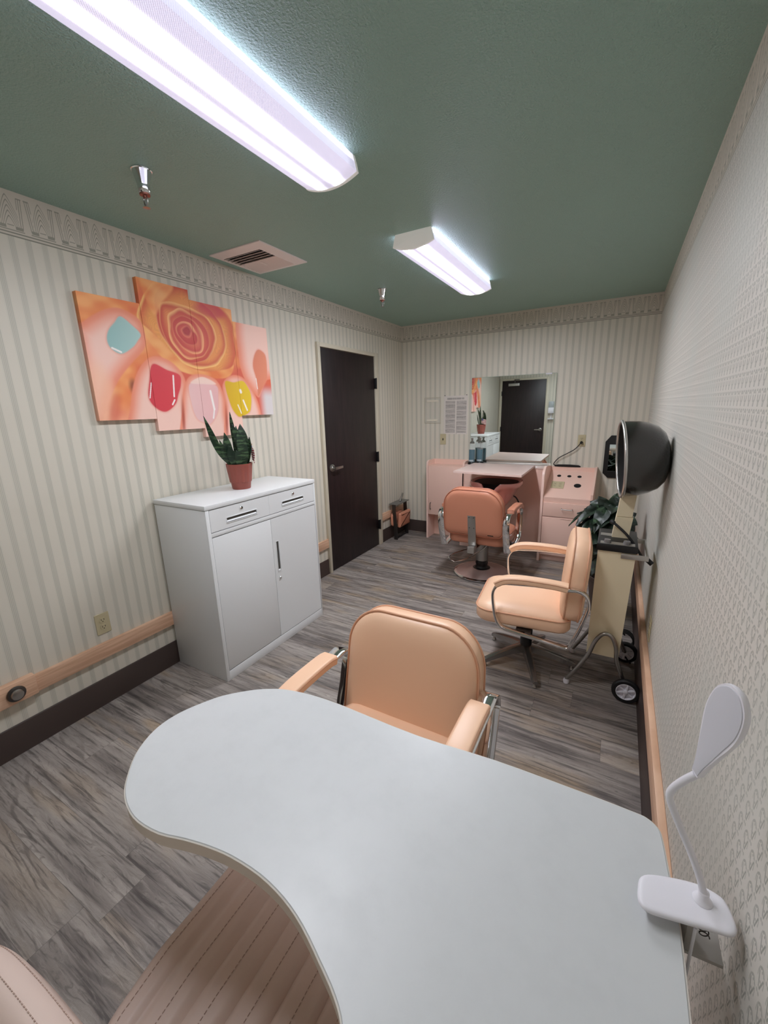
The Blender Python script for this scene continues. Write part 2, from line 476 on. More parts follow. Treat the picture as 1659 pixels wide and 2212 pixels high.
def ceiling_light(label, yc, L, lensmat):
    t = thing('ceiling_light', label, 'ceiling light', (1.238, yc, H), 0, 'wraparound ceiling lights')
    MB().box(-.095, .095, -L/2+.01, L/2-.01, -.02, -.0005, .002).build('housing', mWhiteMetal, t)
    sec = lens_section(); ys = [-L/2+.014 + (L-.028) * k / 40 for k in range(41)]
    MB().loft([[(x, y, z) for x, z in sec] for y in ys], cap=False, closed=False).build('lens', lensmat, t, smooth=50)
    for s in (-1, 1):
        o = [(x*1.012, z*1.03 if z < 0 else -.0005) for x, z in sec]
        rings = [[(x, s*(L/2-.016), z) for x, z in o], [(x, s*(L/2-.002), z) for x, z in o], [(x*.97, s*(L/2), z*.96 - .0003) for x, z in o]]
        MB().loft(rings).build('end_cap', mCap, t)
ceiling_light('long fluorescent ceiling light with ribbed lens, nearest the camera', .93, 1.22, mLens)
ceiling_light('ceiling fluorescent light farther into the room, on the pink station side', 2.83, 1.14, mLensFar)

# sprinklers
def sprinkler(label, x, y):
    t = thing('sprinkler_head', label, 'sprinkler', (x, y, H), 0, 'ceiling sprinklers')
    MB().lathe([(.038,0),(.038,-.004),(.034,-.006),(.0225,-.052),(.022,-.056),(.0215,-.078),(.019,-.081)], 30).build('escutcheon', mChrome, t)
    MB().lathe([(.0195,-.078),(.019,-.086),(.008,-.088),(.008,-.095)], 20).build('body', mRed, t)
    f = MB()
    for s in (-1, 1):
        f.tube(smooth_path([(s*.008,0,-.088),(s*.012,0,-.098),(s*.010,0,-.112),(s*.003,0,-.122)], 4), .0022, 8)
    f.cyl((0,0,-.120),(0,0,-.126),.004); f.cyl((0,0,-.094),(0,0,-.118),.0025)
    f.build('frame_arms', mSteel, t)
    MB().lathe([(.013,-.127),(.0145,-.1285),(.004,-.1255)], 16).build('deflector', mSteel, t)
sprinkler('chrome sprinkler head nearer the camera, left of the long light', .597, 1.178)
sprinkler('chrome sprinkler head farther away, beside the far ceiling light', .566, 3.12)

# vent
t = thing('air_vent', 'square white louvred air vent on the green ceiling', 'vent', (.272, 2.11, H))
fr = MB(); R0, R1 = .205, .165
o = [(-R0,-R0),(R0,-R0),(R0,R0),(-R0,R0)]; i_ = [(-R1,-R1),(R1,-R1),(R1,R1),(-R1,R1)]
fr.loft([[(a,b,-.0005) for a,b in o],[(a,b,-.006) for a,b in o],[(a*.9,b*.9,-.020) for a,b in i_], [(a*.9,b*.9,-.006) for a,b in i_]], cap=False)
fr.build('frame', mVent, t, smooth=20)
MB().box(-.150,.150,-.150,.150,-.006,-.002).build('duct_opening', M('vent_dark', (14,12,14), rough=.8), t)
for k in range(10):
    y = -.132 + k * .0293
    m = tr(0, y, -.0135) @ rot('X', 38 if k < 5 else -38)
    MB().box(-.149, .149, -.0145, .0145, -.0008, .0008, mat=m).build('louver', mVent, t)
box('crossbar', -.003, .003, .0, .06, -.024, -.021, mVent, t)

# ------------------------------------------------------------------ canvases with the nail and rose picture
def poly_sd(px, py, poly):
    """signed distance, negative inside"""
    P = np.array(poly, float); Q = np.roll(P, -1, 0)
    d2 = np.full(px.shape, 1e9); ins = np.zeros(px.shape, bool)
    for (ax, ay), (bx, by) in zip(P, Q):
        ex, ey = bx-ax, by-ay; wx, wy = px-ax, py-ay
        t = np.clip((wx*ex+wy*ey)/(ex*ex+ey*ey+1e-12), 0, 1)
        d2 = np.minimum(d2, (wx-ex*t)**2 + (wy-ey*t)**2)
        c = ((ay > py) != (by > py)) & (px < (bx-ax)*(py-ay)/((by-ay) if by != ay else 1e-9) + ax)
        ins ^= c
    s = np.sqrt(d2); return np.where(ins, -s, s)
def sm(pts): return [(p.x, p.y) for p in smooth_path([(a, b, 0) for a, b in pts], 6, True)]
def step(x, a, b):
    t = np.clip((x-a)/(b-a), 0, 1); return t*t*(3-2*t)
def L3(c): return np.array(lin(c)[:3])
ROSE = [[(1.429,2.011),(1.481,2.142),(1.563,2.214),(1.704,2.26),(1.837,2.23),(1.98,2.163),(2.064,2.094),(2.063,1.966),(2.033,1.842),(1.917,1.74),(1.724,1.754),(1.626,1.776),(1.54,1.833),(1.475,1.927)],
 [(1.555,2.164),(1.682,2.234),(1.797,2.214),(1.921,2.121),(1.983,2.041),(1.988,1.924),(1.906,1.815),(1.768,1.781),(1.659,1.813),(1.591,1.883),(1.537,1.964),(1.522,2.075)],
 [(1.552,2.101),(1.594,2.13),(1.693,2.134),(1.79,2.114),(1.872,2.073),(1.913,1.998),(1.908,1.932),(1.855,1.861),(1.763,1.817),(1.669,1.822),(1.607,1.877),(1.56,1.953),(1.541,2.036)],
 [(1.605,2.075),(1.68,2.113),(1.749,2.092),(1.819,2.049),(1.863,1.976),(1.846,1.901),(1.778,1.85),(1.681,1.838),(1.626,1.886),(1.596,1.943),(1.589,2.015)],
 [(1.623,2.027),(1.683,2.073),(1.745,2.065),(1.804,2.016),(1.824,1.955),(1.805,1.897),(1.724,1.869),(1.662,1.89),(1.627,1.946)],
 [(1.646,2.008),(1.696,2.046),(1.75,2.035),(1.784,1.982),(1.767,1.933),(1.703,1.918),(1.654,1.95)],
 [(1.68,1.998),(1.725,2.024),(1.752,1.993),(1.728,1.959),(1.687,1.962)]]
def picture(y, z):
    n = lambda a, b, s, p: np.sin(a*s*y + p) * np.sin(b*s*z + 1.7*p)
    wob = .5*n(1, 1.2, 14, .4) + .3*n(1.4, .8, 29, 1.2) + .2*n(.7, 1.6, 53, 2.2)
    C = np.empty(y.shape + (3,)); C[:] = L3((240,142,84))
    def over(col, a): C[:] = C * (1 - a[..., None]) + np.asarray(col) * a[..., None]
    def blend(c1, c2, f): f = np.clip(f, 0, 1)[..., None]; return L3(c1) * (1-f) + L3(c2) * f
    over(L3((252,176,112)), step(wob, -.2, .6)); over(L3((228,104,70)), step(-wob, .1, .7) * .7)
    # coral backdrop below the flower
    over(L3((222,98,72)), step(1.86 + .1*wob - z, -.02, .10) * step(y, 1.38, 1.5))
    over(L3((250,176,146)), step(1.62 - z, 0, .2) * step(1.45 - y, -.05, .12))
    # rose: petal rims nested from the outside in, each dark behind its pale rim
    jy = y + .009*n(1, 1, 19, .3) + .003*n(1.3, .8, 47, 1.1); jz = z + .009*n(.9, 1.2, 17, 2.0) + .003*n(1, 1.4, 43, .6)
    th0 = np.arctan2(z - 1.985, y - 1.75); r0 = np.hypot(y - 1.75, z - 1.985)
    for i, lp_ in enumerate(ROSE):
        sd = poly_sd(jy, jz, sm(lp_)); inside = 1 - step(sd, -.003, .003); dd = -sd
        deep = [(214,92,60),(206,78,58),(204,76,60),(206,78,66),(202,72,64),(198,66,62),(176,52,56)][i]
        body = [(246,166,88),(244,156,86),(240,142,86),(236,126,88),(234,122,92),(226,106,86),(196,70,66)][i]
        rimc = [(252,198,118),(255,202,126),(254,196,124),(252,190,128),(248,178,126),(244,168,122),(226,120,96)][i]
        side = .5 + .5*np.cos(th0 - (1.0 + 2.1*i))           # folds turn round the flower
        side2 = .5 + .5*np.cos(th0*1.0 - (2.6 + 2.3*i)) ; wd_ = .016 + .052*side
        t_ = step(dd, .004, wd_ + .035)[..., None]
        vein = (.12*np.sin(th0*(38 + 7*i) + 9*n(1, 1, 40, i)))[..., None] * t_
        col = L3(deep)*(1-t_) + L3(body)*t_; col = col * (1 - np.abs(vein))
        lit = ((1 - step(dd, .002, .006 + .020*side2*(.6 + .8*np.clip(wob + .4, 0, 1)))) * (.25 + .75*side2))[..., None]
        col = col*(1-lit) + L3(rimc)*lit
        if i == 0: inside = inside * .9
        C[:] = C*(1-inside[..., None]) + col*inside[..., None]
    inr = 1 - step(poly_sd(y, z, sm(ROSE[0])), -.01, .01)
    # outer petals at the lower edge and the upper left
    pet = poly_sd(y, z, sm([(1.44,1.99),(1.50,1.86),(1.62,1.77),(1.80,1.735),(1.98,1.745),(2.04,1.83),(1.98,1.80),(1.80,1.775),(1.66,1.81),(1.54,1.92)]))
    over(blend((234,126,66), (252,186,116), .5 + wob), 1 - step(pet, -.008, .004))
    pet = poly_sd(y, z, sm([(1.47,2.19),(1.52,2.05),(1.58,2.12),(1.66,2.21),(1.62,2.26),(1.50,2.26)]))
    over(blend((244,146,84), (255,192,126), .5 + wob), (1 - step(pet, -.01, .01)) * .8)
    over(L3((206,72,84)), (1 - step(np.hypot((y-1.90)/.14, (z-2.135)/.05), .5, 1.1)) * .75 * step(inr, 0, 1))
    # fingers
    def finger(pts, tone=1.0, edge=.03):
        sd = poly_sd(y, z, sm(pts))
        rim = step(-sd, 0, edge*1.6)
        col = blend((240,146,116), (250,206,190), rim * tone)
        over(col, 1 - step(sd, -.005, .006)); return sd
    finger([(1.11,1.42),(1.11,1.90),(1.153,1.955),(1.25,2.022),(1.328,2.048),(1.402,2.030),(1.442,1.995),(1.452,1.93),(1.436,1.866),(1.344,1.775),(1.268,1.69),(1.20,1.58),(1.15,1.48)], edge=.055)
    over(L3((252,196,164)), (1 - step(np.hypot((y-1.17)/.10, (z-1.62)/.22), .4, 1.0)) * .7)
    over(L3((120,44,38)), (1 - step(np.hypot((y-1.345)/.035, (z-1.67)/.055), .2, 1.0)) * .8)
    over(L3((214,92,66)), (1 - step(np.hypot((y-1.23 - .3*(z-1.55))/.045, (z-1.55)/.14), .2, 1.0)) * .6)
    finger([(1.285,1.38),(1.315,1.58),(1.362,1.713),(1.422,1.795),(1.491,1.832),(1.587,1.808),(1.654,1.727),(1.652,1.60),(1.610,1.36)], edge=.045)
    finger([(1.590,1.34),(1.612,1.55),(1.640,1.665),(1.693,1.737),(1.783,1.753),(1.882,1.721),(1.928,1.627),(1.925,1.52),(1.90,1.34)], edge=.035)
    finger([(1.915,1.34),(1.930,1.56),(1.927,1.697),(2.009,1.759),(2.114,1.742),(2.201,1.631),(2.238,1.505),(2.24,1.34)], edge=.03)
    finger([(2.12,2.16),(2.086,1.90),(2.106,1.767),(2.165,1.68),(2.227,1.622),(2.262,1.66),(2.32,1.74),(2.42,1.80),(2.42,2.16)], edge=.06)
    over(L3((222,214,212)), step(y, 2.22, 2.31) * step(1.68 - z, -.04, .06))
    # lower shadows between the fingers
    for yy, zz in ((1.612,1.50),(1.925,1.46)):
        over(L3((176,66,48)), (1 - step(np.hypot((y-yy - .08*(z-zz))/.018, (z-zz)/.16), .1, 1.0)) * .8)
    # nails
    def nail(pts, c1, c2, g=None, soft=.004):
        sd = poly_sd(y, z, sm(pts)); f = np.clip((y - min(p[0] for p in pts)) / .2, 0, 1)
        over(L3((232,138,116)), (1 - step(sd, .0, .014)) * .4)
        over(blend(c1, c2, f), 1 - step(sd, -soft, soft))
        if g:
            for (ya, za, yb, zb, w) in g:
                t = np.clip(((y-ya)*(yb-ya)+(z-za)*(zb-za))/((yb-ya)**2+(zb-za)**2), 0, 1)
                dd = np.hypot(y-ya-t*(yb-ya), z-za-t*(zb-za))
                over(L3((255,246,240)), (1 - step(dd, w*.5, w)) * .92)
    nail([(1.336,2.010),(1.39,1.975),(1.428,1.937),(1.405,1.90),(1.374,1.866),(1.31,1.828),(1.262,1.85),(1.250,1.890),(1.266,1.936),(1.30,1.975)], (150,190,186), (182,212,206), [(1.268,1.852,1.31,1.836,.006)])
    nail([(1.470,1.790),(1.55,1.765),(1.625,1.741),(1.625,1.686),(1.600,1.63),(1.572,1.575),(1.508,1.535),(1.452,1.555),(1.418,1.61),(1.436,1.70)], (214,60,72), (222,68,76), [(1.584,1.735,1.572,1.62,.006),(1.555,1.575,1.572,1.60,.006),(1.425,1.61,1.445,1.69,.004)])
    nail([(1.682,1.690),(1.77,1.70),(1.877,1.688),(1.880,1.62),(1.862,1.53),(1.80,1.457),(1.75,1.465),(1.703,1.495),(1.680,1.58)], (240,196,192), (238,184,182), [(1.826,1.655,1.840,1.545,.010),(1.840,1.545,1.825,1.49,.007)])
    over(L3((252,222,208)), (1 - step(poly_sd(y, z, sm([(1.69,1.70),(1.78,1.738),(1.875,1.70),(1.78,1.696)])), -.004, .004)) * .8)
    nail([(1.946,1.712),(2.02,1.716),(2.098,1.728),(2.14,1.685),(2.160,1.63),(2.150,1.56),(2.128,1.52),(2.06,1.494),(2.02,1.50),(1.975,1.565)], (222,176,24), (236,200,40), [(2.068,1.665,2.072,1.655,.013),(2.085,1.60,2.112,1.535,.008),(2.035,1.57,2.058,1.515,.005)])
    nail([(2.264,1.945),(2.31,1.935),(2.335,1.905),(2.337,1.83),(2.322,1.745),(2.27,1.68),(2.230,1.632),(2.228,1.68),(2.224,1.75),(2.205,1.83),(2.225,1.90)], (226,132,100), (236,150,116), [(2.222,1.75,2.228,1.68,.004)])
    return C
mPrint = M('printed_canvas', rough=.55, fn=lambda b, nt: (lambda n: (setattr(n, 'layer_name', 'Print'), nt.links.new(n.outputs['Color'], b.inputs['Base Color'])))(nt.nodes.new('ShaderNodeVertexColor')) and None)
def canvas(label, y0, y1, z0, z1):
    cy, cz = (y0+y1)/2, (z0+z1)/2; dp = .03
    NY, NZ = int((y1-y0)/.0026), int((z1-z0)/.0026)
    ys = np.linspace(y0, y1, NY); zs = np.linspace(z0, z1, NZ)
    Y, Z = np.meshgrid(ys, zs); C = picture(Y, Z)
    vs = [(dp, a-cy, b-cz) for a, b in zip(Y.ravel(), Z.ravel())]; cols = [tuple(c) for c in C.reshape(-1, 3)]
    idx = lambda i, j: i*NY + j
    fs = [(idx(i,j), idx(i,j+1), idx(i+1,j+1), idx(i+1,j)) for i in range(NZ-1) for j in range(NY-1)]
    edge = [idx(0,j) for j in range(NY)] + [idx(i,NY-1) for i in range(1,NZ)] + [idx(NZ-1,j) for j in range(NY-2,-1,-1)] + [idx(i,0) for i in range(NZ-2,0,-1)]
    back = []
    for e in edge:
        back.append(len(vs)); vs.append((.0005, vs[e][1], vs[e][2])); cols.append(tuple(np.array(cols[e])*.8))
    n = len(edge)
    for k in range(n): fs.append((edge[k], back[k], back[(k+1)%n], edge[(k+1)%n]))
    fs.append(tuple(reversed(back)))
    me = bpy.data.meshes.new('wall_canvas'); me.from_pydata(vs, [], fs)
    at = me.color_attributes.new('Print', 'FLOAT_COLOR', 'POINT')
    at.data.foreach_set('color', np.concatenate([np.array(cols), np.ones((len(cols),1))], 1).ravel())
    me.materials.append(mPrint); me.update()
    o = bpy.data.objects.new('wall_canvas', me); COL.objects.link(o); o.location = (0, cy, cz)
    tag(o, label, 'wall art', 'canvas panels of the nail polish picture')
canvas('leftmost canvas panel, finger with a mint green nail', 1.146, 1.447, 1.497, 2.090)
canvas('tallest canvas panel, left half of the orange rose over a red nail', 1.449, 1.752, 1.430, 2.220)
canvas('canvas panel right of the tallest one, half rose over pink and yellow nails', 1.754, 2.060, 1.375, 2.168)
canvas('rightmost canvas panel with an orange nail and the edge of the yellow nail', 2.062, 2.364, 1.500, 2.098)

# ------------------------------------------------------------------ white cabinet
t = thing('storage_cabinet', 'white metal cabinet with two locking drawers over two doors, against the left wall', 'cabinet', (.02, 1.8075, 0))
X1, Y1, Y0 = .4375, .4525, -.4525
MB().box(0, X1-.004, Y0, Y1, 0, 1.022, .002).build('body', mWhiteMetal, t)
MB().box(-.002, X1+.002, Y0-.003, Y1+.003, 1.024, 1.05, .003).build('top', mWhiteMetal, t)
fr = MB(); fr.box(X1-.004, X1, Y0, Y0+.022, 0, 1.022, .001); fr.box(X1-.004, X1, Y1-.014, Y1, 0, 1.022, .001); fr.box(X1-.004, X1, Y0+.022, Y1-.014, 0, .058, .001); fr.box(X1-.004, X1, Y0+.022, Y1-.014, .872, .895, .001)
fr.build('front_frame', mWhiteMetal, t)
def recess_panel(name, y0, y1, z0, z1, ry0, ry1, rz0, rz1, deep=.018):
    """front panel with a recessed pull"""
    x0, x1 = X1-.0035, X1
    m = MB()
    for a, b, c_, e_ in ((y0, ry0, z0, z1), (ry1, y1, z0, z1), (ry0, ry1, z0, rz0), (ry0, ry1, rz1, z1)):
        m.box(x0, x1, a, b, c_, e_)
    return m.build(name, mWhiteMetal, t)
def pull(parent, ry0, ry1, rz0, rz1, vertical=False):
    m = MB(); e = .004
    m.box(X1-.003, X1+.0025, ry0-e, ry1+e, rz0-e, rz0, .001); m.box(X1-.003, X1+.0025, ry0-e, ry1+e, rz1, rz1+e, .001)
    m.box(X1-.003, X1+.0025, ry0-e, ry0, rz0, rz1, .001); m.box(X1-.003, X1+.0025, ry1, ry1+e, rz0, rz1, .001)
    m.loft([[(X1-.0035, ry0, rz0), (X1-.0035, ry1, rz0), (X1-.0035, ry1, rz1), (X1-.0035, ry0, rz1)]], cap=False)
    q = [(X1+.001, rz0), (X1-.003, rz1)]
    m.loft([[(X1+.0015, ry0, rz0+.004), (X1+.0015, ry1, rz0+.004)], [(X1-.003, ry0, rz0+.012), (X1-.003, ry1, rz0+.012)]], cap=False, closed=False)
    m.build('recessed_pull', mWhiteMetal, parent)
def lock(parent, y, z):
    MB().lathe([(.0085,0),(.009,.004),(.0075,.006),(.002,.0062)], 18, tr(X1, y, z) @ rot('Y', 90)).build('lock', mChrome, parent)
O = 1.8075
for y0, y1, ry0, ry1, ly in ((1.3785, 1.8095, 1.486, 1.704, 1.594), (1.8105, 2.244, 1.924, 2.130, 2.030)):
    dr = recess_panel('drawer', y0-O, y1-O, .899, 1.019, ry0-O, ry1-O, .930, .956)
    pull(dr, ry0-O, ry1-O, .930, .956); lock(dr, ly-O, .992)
MB().box(X1-.02, X1-.0036, 1.37-O, 2.247-O, .06, 1.021).build('gap_shade_slab', M('cabinet_shadow', (84,82,78), rough=.6), t)  # dark slab: shade of the drawer and door gaps put into its colour
dr = MB().box(X1-.0035, X1, 1.3785-O, 1.8085-O, .064, .868, .001).build('cabinet_door', mWhiteMetal, t)
dr = recess_panel('cabinet_door', 1.8105-O, 2.250-O, .064, .868, 1.840-O, 1.860-O, .512, .712)
pull(dr, 1.840-O, 1.860-O, .512, .712); lock(dr, 1.850-O, .464)

# snake plant
PX, PY = .232, 1.812
t = thing('potted_snake_plant', 'snake plant with upright banded leaves in a terracotta pot on the white cabinet', 'plant', (PX, PY, 1.05))
def ribbed(prof, n=72, rib=.0025):
    rings = []
    for r, z, k in prof:
        rings.append([((r + rib*k*max(0, math.cos(12*2*PI*q/n))**2)*math.cos(2*PI*q/n), (r + rib*k*max(0, math.cos(12*2*PI*q/n))**2)*math.sin(2*PI*q/n), z) for q in range(n)])
    return rings
MB().loft(ribbed([(.054,0,0),(.056,.003,0),(.0615,.042,0),(.0655,.046,1),(.0785,.152,1),(.0805,.156,0),(.0805,.160,0),(.0765,.160,0),(.072,.13,0)]), cap=True).build('pot', mTerra, t)
MB().lathe([(.073,.138),(.03,.144),(.002,.146)], 24).build('soil', mSoil, t)
AX = Vector((.657,.755,0)); AV = Vector((.755,-.657,0))
def snake_leaf(m, b, tip, mid, w, face=0):
    P = smooth_path([b, mid, tip], 10); n = len(P); rings = []
    for i, p in enumerate(P):
        u = i/(n-1); ww = w * (.45 + .55*math.sin(min(1, u/.55)*PI/2)) * (1 - max(0, (u-.6)/.4)**1.8) + .0008
        tg = (P[min(i+1,n-1)] - P[max(i-1,0)]).normalized()
        side = (AX*math.cos(face) + AV*math.sin(face)); side = (side - tg*side.dot(tg)).normalized(); nn = side.cross(tg)
        ring = []
        for k in range(10):
            a = 2*PI*k/10; s_ = math.cos(a); q = math.sin(a)
            ring.append(p + side*ww*s_ + nn*(.0028*q + .22*ww*s_*s_))
        rings.append(ring)
    m.loft(rings)
lv = MB()
def lp(s, d, z): return AX*s + AV*d + Vector((0,0,z-1.05))
for b, mid, tip, w, fc in (
    ((-.025,.01,1.18), (-.105,.02,1.30), (-.172,.0,1.505), .020, .3), ((.0,.0,1.18), (-.010,-.02,1.36), (-.022,-.02,1.525), .016, .5),
    ((-.01,.03,1.18), (-.05,.04,1.30), (-.066,.05,1.405), .022, -.3), ((.012,.03,1.18), (.02,.04,1.32), (-.018,.03,1.455), .024, .2),
    ((.03,.02,1.18), (.035,.035,1.32), (.030,.02,1.452), .034, .1), ((.02,.045,1.18), (.03,.06,1.29), (.012,.06,1.42), .030, -.25),
    ((.045,.0,1.18), (.066,.0,1.28), (.078,.0,1.37), .017, .5), ((-.035,.02,1.18), (-.07,.03,1.26), (-.098,.03,1.362), .016, .2),
    ((-.02,.05,1.18), (-.032,.06,1.25), (-.05,.065,1.33), .024, .2), ((.01,-.03,1.18), (.0,-.04,1.31), (.005,-.05,1.44), .024, 0),
    ((.04,-.03,1.18), (.05,-.045,1.28), (.06,-.05,1.36), .020, 0), ((-.04,-.02,1.18), (-.06,-.04,1.28), (-.07,-.05,1.38), .020, 0),
    ((.0,.06,1.18), (.0,.075,1.24), (-.01,.08,1.30), .018, -.2)):
    snake_leaf(lv, lp(*b), lp(*tip), lp(*mid), w, fc)
lv.build('foliage', mSnake, t, smooth=60)
# little flag in the pot
def flag_fn(b, nt):
    x, y, z = coords('object')
    s = ((z / .0074).floor().mod(2.0)).gt(.5)
    c = mix(lin((206,196,190)), lin((150,50,54)), s)
    setc(b, nt, mix(c, lin((58,62,104)), y.lt(.034) * z.gt(.005)))
mFlag = M('flag_cloth', rough=.7, fn=flag_fn)
t = thing('small_flag', 'small striped flag on a stick in the snake plant pot', 'flag', (PX, PY, 1.05))
s0 = AX*.055 + AV*(-.040)
MB().cyl(s0 + Vector((0,0,.147)), s0 + AX*.035 + Vector((0,0,.275)), .0022, seg=8).build('stick', M('flag_stick', (180,150,110), rough=.6), t)
fl = MB(); rows = []
for i in range(13):
    u = i/12*.085
    rows.append([(.004*math.sin(u*90 + j*.6), u, -.043 + j*.0108 - .35*u) for j in range(9)])
fl.loft(rows, cap=False, closed=False)
fo = fl.build('cloth', mFlag, t); so = fo.modifiers.new('s', 'SOLIDIFY'); so.thickness = .0008
fo.location = s0 + AX*.030 + Vector((0,0,.225)); fo.rotation_euler = (0, 0, math.radians(-125))

# ------------------------------------------------------------------ electrical plates
def duplex(parent, sx, y_off=0.0, z_off=0.0):
    """one duplex receptacle face on a plate lying in the local x/z plane, facing -y"""
    for dz in (-.0195, .0195):
        f = MB(); o = [(a, b) for a, b in rrect(.033, .028, .012, .012, 5)]
        f.prism(o, .005, .0075, tr(sx, 0, dz + z_off) @ XZ); f.build('receptacle', mIvory, parent)
        g = MB()
        for sxx in (-.0065, .0065): g.box(sx+sxx-.0013, sx+sxx+.0013, -.0082, -.0072, dz+z_off-.001, dz+z_off+.008)
        g.cyl((sx, -.0082, dz+z_off-.0075), (sx, -.0072, dz+z_off-.0075), .0028, seg=10)
        g.build('socket_slots', mIvoryD, parent)
def plate(parent, w, h):
    MB().prism(rrect(w, h, .004), 0.0003, .005, XZ, bev=.0015).build('cover_plate', mIvory, parent)
t = thing('wall_outlet', 'cream duplex outlet above the wood rail on the left wall', 'outlet', (0, .986, .450), PI/2)
plate(t, .070, .114); duplex(t, 0)
t = thing('wall_outlet', 'cream outlet on the far wall with a black plug in it', 'outlet', (1.988, D, 1.161), 0)
plate(t, .070, .116); duplex(t, 0)
t = thing('wall_outlet', 'cream outlet plate low on the patterned right wall beside the hood dryer', 'outlet', (W, 2.215, .437), -PI/2)
plate(t, .070, .116); duplex(t, 0)
t = thing('light_switch', 'cream toggle light switch left of the mirror, under the notice', 'light switch', (.519, D, 1.159), 0)
plate(t, .072, .122)
MB().box(-.006, .006, -.0058, -.004, -.012, .012).build('toggle_slot', mIvoryD, t)
MB().box(-.004, .004, -.016, -.005, -.007, .001, .001, mat=rot('X', 20)).build('toggle', mBlack, t)

# notice and clear holder
def notice_fn(b, nt):
    x, y, z = coords('object')
    u = x / .280 + .5; v = z / .425 + .5
    ln = ((v * 46.0 + noise(u * 3.0, v * 46.0, 0.0, 1.0, 1)).frac() - .5).abs().lt(.26)
    wr = noise(u * 60.0, (v * 46.0).floor(), 0.0, 1.0, 1).gt(.40)
    colA = u.gt(.07) * u.lt(.48); colB = u.gt(.54) * u.lt(.95)
    par = ((v * 46.0).floor() / 6.0 + colB * .37).frac().gt(.16)
    txt = ln * wr * par * (colA + colB) * v.gt(.04) * v.lt(.87) * (1.0 - colB * v.lt(.36) * v.gt(.33))
    head = (v.gt(.90) * v.lt(.95) * u.gt(.14) * u.lt(.86)) * noise(u * 40.0, 2.0, 0.0, 1.0, 1).gt(.42)
    box_ = colB * v.lt(.33) * ((u - .545).abs().lt(.006) + (v - .325).abs().lt(.004))
    bl = (colA + colB) * v.lt(.87) * v.gt(.04) * .16
    setc(b, nt, mix(lin((216,208,200)), lin((110,104,102)), ((txt * .62 + head * .6 + box_ * .6) + bl).clamp()))
mNotice = M('printed_notice', rough=.6, fn=notice_fn)
t = thing('notice_sheet', 'printed two-column notice pinned left of the mirror', 'notice', (.667, D, 1.430))
MB().box(-.140, .140, -.0025, -.0008, -.2125, .2125).build('paper', mNotice, t)
for s in (-1, 1): MB().cyl((s*.128, -.0026, .217), (s*.128, -.008, .217), .005, seg=12).build('pin', mDarkMetal, t)
t = thing('sign_holder', 'empty clear acrylic sign holder on the far wall, left of the notice', 'sign holder', (.386, D, 1.487))
MB().prism(rrect(.200, .290, .004), .001, .004, XZ).build('acrylic_panel', mAcrylic, t)
f = MB()
f.box(-.072, .072, -.006, -.004, .098, .118)
f.build('tape_strip', M('pale_tape', (226,218,200), rough=.4), t)
MB().box(-.072, .060, -.006, -.004, -.122, -.100).build('tape_strip', bpy.data.materials['pale_tape'], t)
f = MB()
for a, b, c_, e_ in ((-.1,-.096,-.145,.145),(.096,.1,-.145,.145),(-.1,.1,.141,.145),(-.1,.1,-.145,-.141)): f.box(a, b, -.0055, -.001, c_, e_)
f.build('bent_edge', M('acrylic_edge', (196,188,168), rough=.2), t)

# wall mirror (a hair out of square with the wall, as hung)
MYAW = .0105
t = thing('wall_mirror', 'frameless square mirror above the pink shampoo station', 'mirror', (1.284, D-.014, 1.362), MYAW)
MB().box(-.430, .430, 0, .0045, -.455, .458, .0008).build('mirror_glass', [mMirror], t, smooth=20)
m_ = MB()
for a, b, c_, e_ in ((-.4315,-.430,-.456,.459),(.430,.4315,-.456,.459),(-.4315,.4315,.458,.4595),(-.4315,.4315,-.4565,-.455)): m_.box(a, b, -.0003, .0048, c_, e_)
m_.build('polished_edge', mMirrorEdge, t)
MB().box(.325, .385, -.005, .006, .449, .463, .001).build('mirror_clip', mWhiteP, t)
MB().box(-.40, .40, -.006, .006, -.468, -.452, .001).build('bottom_channel', mAlu, t)

# black framed octagonal mirror by the corner
t = thing('octagonal_mirror', 'black framed octagonal mirror low on the far wall behind the hood dryer', 'mirror', (2.345, D, 1.010))
oc = [(-.10,-.205),(.10,-.205),(.145,-.160),(.145,.145),(.10,.205),(-.10,.205),(-.145,.145),(-.145,-.160)]
ic = [(-.105,-.140),(.105,-.140),(.105,-.139),(.105,.118),(.105,.119),(-.105,.119),(-.105,.118),(-.105,-.139)]
f = MB(); f.loft([[XZ @ Vector((a,b,d_)) for a,b in o_] for o_, d_ in ((oc,.001),(oc,.016),(ic,.018),(ic,.010),(ic,.001))], cap=False); f.build('frame', mBlack, t, smooth=25)
MB().box(-.106, .106, -.010, -.006, -.141, .120).build('mirror_glass', mMirror, t)

# ------------------------------------------------------------------ pink salon station
# left cupboard
XA, XB, YF = .398, .850, 4.375
t = thing('storage_cupboard', 'narrow pink wall cupboard left of the shampoo station', 'cupboard', (XA, D, 0))
dpt = D - YF
side = [(0,0),(dpt,0),(dpt,.87),(dpt-.006,.905),(dpt-.03,.926),(dpt-.06,.93),(0,.93)]
MB().loft([[(x, -a, b) for a, b in side] for x in (0, .02)]).build('side_panel', mPinkE, t)
MB().loft([[(x, -a, b) for a, b in side] for x in (XB-XA-.018, XB-XA)]).build('side_panel', mPink, t)
MB().box(.02, XB-XA-.018, -.012, 0, 0, .93).build('back_panel', mPink, t)
MB().box(.02, XB-XA-.018, -dpt+.02, -.012, .855, .872).build('shelf', mPink, t)
MB().box(.02, XB-XA-.018, -dpt+.02, -.012, .297, .315).build('shelf', mPink, t)
dr = MB().box(.022, XB-XA-.004, -dpt, -dpt+.018, .297, .868, .001).build('cupboard_door', mPink, t)
MB().tube(smooth_path([(.055,-dpt,.362),(.055,-dpt-.022,.366),(.055,-dpt-.024,.40),(.055,-dpt-.022,.434),(.055,-dpt,.438)], 4), .004, 8).build('handle', mDarkMetal, dr)
